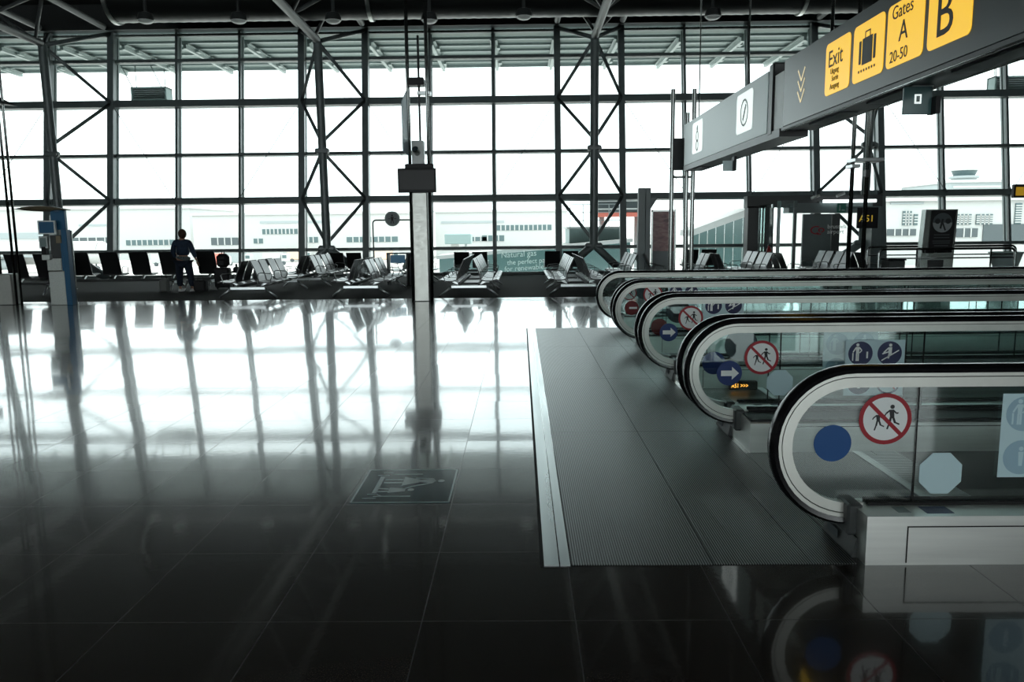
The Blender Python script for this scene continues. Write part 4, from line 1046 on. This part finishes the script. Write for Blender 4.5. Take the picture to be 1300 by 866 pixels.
ext = thing('fire_extinguisher', 'red fire extinguisher beside the gate door', 'fire extinguisher', (GX+gp(976, 320, 25.7).x, 25.7, .52))
MB().lathe((0, 0, 0), [(.07, 0), (.08, .02), (.08, .36), (.05, .44), (.025, .46), (.025, .5)], 16).build('cylinder', M['extred'], ext)
b = MB(); b.box((-.03, -.03, .5), (.09, .03, .54)); b.path([(.03, 0, .5), (.12, 0, .46), (.12, 0, .2)], .012, 6); b.build('hose', M['black'], ext)
MB().box((-.05, .06, -.52), (.05, .09, .4)).build('mounting_post', M['extred'], ext)
ex = thing('exit_sign', 'small green exit sign on the gate portal', 'sign', tuple(pt(1063, 270, 26.5)))
MB().box((0, 0, 0), (.28, .04, .30), .005).build('case', M['green'], ex); MB().box((.05, -.004, .06), (.10, 0, .25)).box((.14, -.004, .06), (.24, 0, .10)).build('pictogram', M['pictoline'], ex)
for i, (px, py) in enumerate(((1030, 252), (1062, 249))):
    p = pt(px, py, 26.4); s = thing('spotlight', 'small white spotlight above the gate portal, %s of the pair' % ('left' if i == 0 else 'right'), 'light', tuple(p), 0, 'spotlights over the gate')
    MB().tube((0, 0, 0), (.28, .05, .10), .045, 10).build('head', M['white'], s); MB().tube((.14, 0, .05), (.3, .3, .02), .015, 6).build('arm', M['pole'], s)
tl = thing('tube_light', 'bright fluorescent strip above the gate portal', 'light', tuple(pt(1045, 256, 26.6)))
MB().box((0, -.04, -.04), (1.75, .04, .06), .01).build('tube', mat('fluorescent', (.9, .95, .95), .4, emit=(.9, 1, 1), es=1.6), tl)
g5 = thing('gate_number_sign', 'black gate sign reading A51 in amber digits', 'sign', tuple(pt(1088, 290, 26.4)))
MB().box((0, 0, 0), (.68, .08, .68), .01).build('case', M['black'], g5); text_mesh('A51', .30, (.05, -.004, .22), (1, 0, 0), (0, 0, 1), .004, mat('dim_amber', (.3, .2, .02), .5, emit=(.8, .55, .06), es=.28), 'digits', g5, 1.0)
yb_ = thing('hanging_sign', 'small yellow sign in a dark box at the far right edge', 'sign', tuple(pt(1287, 251, 20)))
MB().box((0, 0, 0), (.9, .12, .33), .01).build('case', M['black'], yb_); MB().box((.04, -.004, .05), (.86, 0, .26)).build('yellow_face', mat('dull_yellow', (.30, .17, .01), .5, emit=(.6, .35, .02), es=.25), yb_); MB().tube((.45, .06, .33), (.45, .06, 9.9-yb_.location.z), .015, 6).build('suspension_rod', M['pole'], yb_)

# advertising totem
tt = thing('advertising_totem', 'tall dark advertising board with a round picture, right of the gate', 'advertising board', (10.88, 20.8, 0))
MB().hexa([Vector(p) for p in ((-.50, -.08, 0), (.36, -.08, 0), (-.50, .14, 0), (.36, .14, 0), (-.40, -.08, 2.02), (.42, -.08, 2.02), (-.40, .14, 2.02), (.42, .14, 2.02))]).build('casing', M['pole'], tt)
MB().hexa([Vector(p) for p in ((-.30, -.10, .92), (.32, -.10, .92), (-.30, -.081, .92), (.32, -.081, .92), (-.27, -.10, 1.99), (.37, -.10, 1.99), (-.27, -.081, 1.99), (.37, -.081, 1.99))]).build('black_poster', M['black'], tt)
fn = frame_fn((0, -.101, 0), (1, 0, 0), (0, 0, 1)); q = MB()
r_ = .25; cx, cz = .03, 1.68
slab(q, fn, disc_poly(cx, cz, r_, 32), 0, .003)
q.mat(1)
q_ = [(cx+r_*math.cos(a), cz+r_*math.sin(a)) for a in [PI*.0+PI*k/16 for k in range(17)]]; slab(q, fn, q_, .003, .005)
q.mat(2); slab(q, fn, disc_poly(cx-.13, cz+.04, .07, 14), .005, .007); slab(q, fn, disc_poly(cx+.14, cz+.04, .07, 14), .005, .007); slab(q, fn, bar((cx, cz+.1), (cx-.05, cz-.15), .05), .005, .007); slab(q, fn, bar((cx, cz), (cx+.08, cz-.2), .04), .005, .007)
q.build('round_picture', [M['bldg2'], M['bdark'], M['ink']], tt)
q = MB()
for i, (w_, z) in enumerate(((.40, 1.36), (.40, 1.29), (.46, 1.20), (.44, 1.15), (.36, 1.08))): q.box((cx-w_/2, -.1035, z), (cx+w_/2, -.1005, z+.02))
q.build('text_lines', M['bdark'], tt)
MB().box((-.30, -.16, .82), (.32, -.08, .92), .01).build('shelf', M['pole'], tt); MB().box((-.40, -.2, .90), (-.15, -.08, 1.0), .03).box((-.1, -.18, .92), (.18, -.1, .97), .02).build('leaflets', M['black'], tt)
MB().box((-.28, -.10, .1), (.12, -.081, .72)).build('lower_door', M['darksteel'], tt)

# tubular barriers
def barrier(x0, x1, Y, lab, inner=()):
    t = thing('queue_barrier', lab, 'barrier', ((x0+x1)/2, Y, 0), 0, 'steel tube barriers'); w = (x1-x0)/2; H = 1.03; r = .12
    p = [(-w, 0, 0), (-w, 0, H-r)] + [(-w+r*(1-math.cos(a)), 0, H-r+r*math.sin(a)) for a in (.4, .8, 1.2, PI/2)] + [(w-r*(1-math.cos(a)), 0, H-r+r*math.sin(a)) for a in (PI/2, 1.2, .8, .4)] + [(w, 0, H-r), (w, 0, 0)]
    MB().path(p, .03, 8).build('tube_frame', M['pole'], t); MB().tube((-w, 0, .80), (w, 0, .80), .018, 8).build('middle_rail', M['pole'], t)
    for x in inner: MB().tube((x, 0, 0), (x, 0, H), .022, 8).build('post', M['pole'], t)
barrier(9.0, 12.4, 20.0, 'steel tube barrier in front of the gate and the dark advertising board', (-.75, 1.1))
barrier(9.75, 13.9, 22.4, 'steel tube barrier behind the advertising board', ())
barrier(13.55, 16.5, 21.0, 'steel tube barrier at the far right edge', ())
bn = thing('litter_bin', 'dark square litter bin beside the barriers', 'bin', (9.75, 20.8, 0))
MB().box((-.22, -.2, 0), (.22, .2, .72), .02).build('body', M['darksteel'], bn); MB().box((-.24, -.22, .72), (.24, .22, .76), .01).build('lid', M['black'], bn)
cn = thing('planter', 'pale conical planter at the right edge behind the barrier', 'planter', (14.0, 23.0, 0))
MB().lathe((0, 0, 0), [(.2, 0), (.22, .05), (.42, .78), (.46, .82), (.44, .84), (.38, .80)], 20).build('pot', M['signlight'], cn); MB().tube((0, 0, .7), (0, 0, .79), .38, 18).build('soil', M['darksteel'], cn)

# film with lettering on the low window panes
fm = thing('window_banner', 'teal window film with white words about natural gas', 'window film', (0, WY, 0))
def wl_(X, s, o=-.03): return wp(X, s, o) - Vector((0, WY, 0))
MB().hexa([wl_(x, s, o) for s in (.06, .90) for o in (-.018, -.012) for x in (-.86, 1.30)]).build('film', M['film'], fm)
for i, (tx, X, s, sz) in enumerate((('Natural gas', -.72, .60, .30), ('the perfect partner', -.50, .34, .26), ('for renewables', -.60, .10, .27))):
    text_mesh(tx, sz, wl_(X, s), (1, .0, .06), (0, SA, CA), 0, M['vinyl'], 'lettering', fm, .95)

# ================================================================== OUTSIDE: apron and airport buildings
GZ = -4.5
struct('ground_apron', MB().box((-500, 30.5, GZ-1), (500, 900, GZ)), M['apron'], 'bright concrete apron outside')
def bld(name, lab, x0, x1, y0, Y, depth, m, wins=(), extra=None, y1=None, cat='building'):
    a = pt(x0, y0, Y); b = pt(x1, y0, Y); t = thing(name, lab, cat, ((a.x+b.x)/2, Y, GZ)); hw = (b.x-a.x)/2; h = a.z-GZ
    MB().box((-hw, 0, 0), (hw, depth, h)).build('walls', m, t)
    MB().box((-hw-.3, -.4, h), (hw+.3, depth+.3, h+.5)).build('roof_edge', M['bldg'], t)
    for (wx0, wy0, wx1, wy1, mm, nx, nz_) in wins:
        p = pt(wx0, wy0, Y); r = pt(wx1, wy1, Y); cx = (a.x+b.x)/2
        X0, X1, Z0, Z1 = p.x-cx, r.x-cx, max(r.z-GZ, .1), p.z-GZ
        o = MB().box((X0, -.12, Z0), (X1, .05, Z1)).build('window', mm, t)
        if nx:
            q = MB()
            for i in range(1, nx): x = X0+(X1-X0)*i/nx; q.box((x-.04*(Y/60), -.2, Z0), (x+.04*(Y/60), -.1, Z1))
            for i in range(1, nz_): z = Z0+(Z1-Z0)*i/nz_; q.box((X0, -.2, z-.04*(Y/60)), (X1, -.1, z+.04*(Y/60)))
            q.build('glazing_bars', M['bldg'], o)
    return t
bld('far_terminal', 'long low white terminal building beyond the apron at the left', -60, 240, 268, 190, 30, M['bldg'],
    [(90, 302, 145, 311, M['bdark'], 5, 1), (160, 305, 222, 311, M['bwin'], 9, 1), (100, 285, 135, 287, M['bldg2'], 0, 0), (0, 296, 60, 303, M['bldg2'], 0, 0)])
bld('far_terminal', 'white terminal building behind the seats left of the central pillar', 244, 520, 274, 170, 30, M['bldg'],
    [(268, 302, 303, 311, M['bdark'], 4, 1), (322, 303, 334, 309, M['bwin'], 2, 1), (333, 291, 378, 297, M['bwin'], 9, 1), (386, 301, 404, 308, M['bwin'], 3, 1), (440, 301, 505, 307, M['bwin'], 8, 1), (330, 281, 420, 283, M['bldg2'], 0, 0)])
bld('far_terminal', 'white terminal building behind the seats right of the central pillar', 552, 720, 270, 180, 30, M['bldg'],
    [(595, 301, 618, 306, M['bwin'], 3, 1), (630, 286, 700, 292, M['bwin'], 12, 1), (612, 299, 640, 306, M['bwin'], 4, 1), (560, 281, 640, 283, M['bldg2'], 0, 0)])
bld('concrete_terminal', 'pale concrete terminal with square windows at the right', 1122, 1420, 256, 75, 25, M['bldg'],
    [(1146, 268, 1156, 286, M['bwin'], 3, 5), (1160, 272, 1164, 286, M['bwin'], 1, 4), (1213, 272, 1232, 285, M['bwin'], 4, 5), (1239, 272, 1259, 285, M['bwin'], 4, 5), (1289, 258, 1295, 285, M['bwin'], 1, 9), (1126, 291, 1162, 299, M['bdark'], 4, 1), (1214, 290, 1240, 301, M['bdark'], 3, 1), (1248, 285, 1300, 306, M['bdark'], 0, 0), (1130, 257, 1172, 259, M['bldg2'], 0, 0)])
bld('upper_terminal', 'hazy grey upper storeys behind the concrete terminal', 1206, 1275, 232, 160, 20, M['bldg2'], [(1210, 236, 1270, 238, M['bldg'], 0, 0)])
# control tower
ct0 = pt(1224, 222, 185); ct = thing('control_tower', 'pale control tower with a dark glazed cab at the right', 'control tower', (ct0.x, 185, GZ))
zc = ct0.z-GZ
MB().tube((0, 0, 0), (0, 0, zc-1), 2.2, 16, 2.6).build('shaft', M['bldg2'], ct)
MB().lathe((0, 0, zc-1.2), [(1.8, 0), (3.2, .4), (3.2, .9)], 16).build('gallery', M['bldg2'], ct)
MB().lathe((0, 0, zc-.3), [(2.2, 0), (2.7, 1.2)], 12).build('glazed_cab', M['bwin'], ct)
MB().lathe((0, 0, zc+.9), [(3.0, 0), (3.0, .3), (1.2, .7)], 16).build('cab_roof', M['bldg'], ct)
# jet bridge left of the gate, sloping
def sloped(name, lab, xa, ya0, xb, yb0, Ya, Yb, ybot, mroof, mside, npan, cat='jet bridge'):
    A = pt(xa, ya0, Ya); B = pt(xb, yb0, Yb); t = thing(name, lab, cat, (A.x, Ya, GZ)); o = Vector((A.x, Ya, GZ)); A0 = A-o; B0 = B-o
    h = 2.7; D = Vector((0, 2.6, 0))
    MB().hexa([A0, B0, A0+D, B0+D, A0+Vector((0, 0, .28)), B0+Vector((0, 0, .28)), A0+D+Vector((0, 0, .28)), B0+D+Vector((0, 0, .28))]).build('roof', mroof, t)
    for i in range(npan):
        p = A0.lerp(B0, (i+.04)/npan); r = A0.lerp(B0, (i+.97)/npan); dz = Vector((0, 0, -h)); e = Vector((0, .08, 0))
        MB().hexa([p+dz, r+dz, p+dz+e, r+dz+e, p, r, p+e, r+e]).build('glass_panel', mside, t)
    dz = Vector((0, 0, -h-.3)); MB().hexa([A0+dz, B0+dz, A0+dz+D, B0+dz+D, A0+dz+Vector((0, 0, .3)), B0+dz+Vector((0, 0, .3)), A0+dz+D+Vector((0, 0, .3)), B0+dz+D+Vector((0, 0, .3))]).build('floor_deck', mroof, t)
    for s in (.15, .85):
        p = A0.lerp(B0, s); MB().tube((p.x, p.y+1.3, 0), (p.x, p.y+1.3, p.z-h), .25, 10).build('support_leg', M['bldg2'], t)
    return t
sloped('jet_bridge', 'glazed jet bridge sloping up to the gate, right of the poster', 878, 300, 956, 272, 35, 31.2, 345, M['bldg'], M['tealpanel'], 7)
t = thing('jet_bridge_cabin', 'pale ribbed jet bridge cabin outside behind the steel mast', 'jet bridge', (pt(756, 290, 35).x, 35, GZ)); h_ = pt(756, 290, 35).z-GZ
rb = MB(); rb.box((-1.15, 0, 0), (1.2, 3, h_))
for i in range(24): rb.box((-1.13+i*.098, -.04, .05), (-1.09+i*.098, .01, h_-.05))
rb.build('ribbed_body', M['teal'], t); MB().box((-1.25, -.1, h_), (1.3, 3.1, h_+.08)).build('roof_edge', M['bldg'], t)
rr = MB()
for z in (.35, .7, 1.05):
    rr.tube((-1.1, .2, h_+z), (1.2, .2, h_+z), .02, 6)
for i in range(5): rr.tube((-1.1+i*.57, .2, h_), (-1.1+i*.57, .2, h_+1.05), .02, 6)
rr.build('railing', M['bldg2'], t)
t = thing('aerobridge_hood', 'dark grey and red aerobridge hood outside behind the steel mast', 'jet bridge', (pt(783, 290, 42).x, 42, GZ)); z0 = pt(780, 275, 42).z-GZ; z1 = pt(780, 256, 42).z-GZ; zr = pt(780, 270, 42).z-GZ
MB().box((-1.0, 0, zr), (1.5, 2.5, z1)).build('dark_hood', M['bdark'], t); MB().box((-1.05, -.1, z0), (1.55, 2.5, zr)).build('red_band', M['vehred'], t)
MB().box((-1.1, -.15, z1), (1.6, 2.6, z1+.1)).box((-1.1, -.2, zr+.15), (1.6, -.1, zr+.22)).build('white_trim', M['bldg'], t)
for x in (-.7, 1.2): MB().tube((x, 1, 0), (x, 1, z0), .15, 8).build('support_leg', M['bldg2'], t)
t = thing('boarding_stair_cabin', 'small grey cabin on a white post outside right of the central pillar', 'airport equipment', (pt(581, 300, 60).x, 60, GZ)); z0 = pt(581, 310, 60).z-GZ; z1 = pt(581, 297, 60).z-GZ
MB().box((-1.0, 0, z0), (1.0, 2, z1), .05).build('cabin', M['teal'], t); MB().box((-.55, .4, 0), (.0, 1, z0)).build('post', M['bldg'], t); MB().box((.5, .4, 0), (.65, .6, z0)).build('post', M['bldg2'], t)
t = thing('glass_walkway_roof', 'low teal glazed roof outside the lower panes behind the right-hand seats', 'airport equipment', (-.9, 34, GZ))
MB().hexa([Vector(p) for p in ((-2.6, 0, 4.0), (5.6, 0, 4.0), (-2.6, 3, 4.0), (5.6, 3, 4.0), (-2.6, 0, 4.9), (5.6, 0, 5.55), (-2.6, 3, 4.9), (5.6, 3, 5.55))]).build('glazed_side', M['tealpanel'], t)
MB().hexa([Vector(p) for p in ((-2.7, -.1, 4.9), (5.7, -.1, 5.55), (-2.7, 3.1, 4.9), (5.7, 3.1, 5.55), (-2.7, -.1, 5.05), (5.7, -.1, 5.70), (-2.7, 3.1, 5.05), (5.7, 3.1, 5.70))]).build('white_edge', M['bldg'], t)
for x in (-2.3, 1.5, 5.3): MB().tube((x, 1.5, 0), (x, 1.5, 4.0), .15, 8).build('support_leg', M['bldg2'], t)

# apron vehicles
vr = random.Random(3)
def vehicle(px, Y, kind, lab):
    p = pt(px, 300, Y); t = thing('apron_vehicle', lab, 'vehicle', (p.x, Y, GZ), 0, 'vehicles on the apron')
    m = {'w': M['bldg'], 'o': M['orange'], 'r': M['vehred'], 'g': M['bldg2']}[kind]; Lg = 2.4
    MB().box((-Lg, 0, .5), (Lg*.45, 2, 2.6), .15).build('body', m, t); MB().box((Lg*.5, 0, .5), (Lg, 2, 2.1), .2).build('cab', M['bldg'], t)
    MB().box((Lg*.62, -.03, 1.3), (Lg*.95, .02, 1.9)).build('cab_window', M['bwin'], t)
    for x in (-Lg*.6, Lg*.7):
        MB().tube((x, -.05, .38), (x, .3, .38), .38, 14).build('wheel', M['bdark'], t)
for (px, Y, kd, lab) in ((205, 150, 'w', 'white service van in front of the far left terminal'), (244, 158, 'w', 'white truck on the apron right of the standing person'), (270, 140, 'r', 'red tug on the apron right of the standing person'),
        (300, 150, 'g', 'grey truck on the apron above the left double seat row'), (347, 150, 'w', 'white van on the apron left of the second mast'), (378, 165, 'o', 'orange tug on the apron beside the second mast'),
        (450, 175, 'w', 'white van on the apron behind the second mast'), (490, 160, 'o', 'orange truck under the round hoop sign'), (645, 140, 'w', 'white truck on the apron above the window banner'),
        (674, 168, 'g', 'grey tug on the apron above the window banner'), (698, 150, 'r', 'red and white tug left of the third mast'), (1172, 70, 'w', 'white van in front of the concrete terminal'), (1218, 64, 'w', 'white truck below the square windows'), (632, 175, 'w', 'small far white van on the apron near the centre')):
    vehicle(px, Y, kd, lab)
# a parked airliner far left
pl = thing('airliner', 'white parked airliner far out on the apron at the left edge', 'aircraft', (pt(35, 300, 130).x, 130, GZ))
MB().tube((-14, 0, 3.2), (12, 0, 3.2), 1.9, 18).tube((12, 0, 3.2), (15, 0, 2.9), 1.9, 18, .5).tube((-14, 0, 3.2), (-20, 0, 4.2), 1.9, 18, .4).build('fuselage', M['bldg'], pl)
MB().hexa([Vector(p) for p in ((-20, -.15, 4.4), (-16, -.15, 4.8), (-20, .15, 4.4), (-16, .15, 4.8), (-21.5, -.1, 9), (-19.5, -.1, 9), (-21.5, .1, 9), (-19.5, .1, 9))]).build('tail_fin', M['kblue'], pl)
MB().hexa([Vector(p) for p in ((-3, -1.5, 2.5), (3, -1.5, 2.5), (-8, -14, 3.2), (-5.5, -14, 3.2), (-3, -1.5, 2.8), (3, -1.5, 2.8), (-8, -14, 3.35), (-5.5, -14, 3.35))]).build('wing', M['bldg2'], pl)
MB().tube((-2.5, -5, 1.6), (1, -5, 1.6), .9, 14).build('engine', M['bldg2'], pl)
for x in (-1.5, 11): MB().tube((x, 0, 0), (x, 0, 1.8), .15, 8).tube((x, -.3, .5), (x, .3, .5), .5, 14).build('landing_gear', M['bdark'], pl)
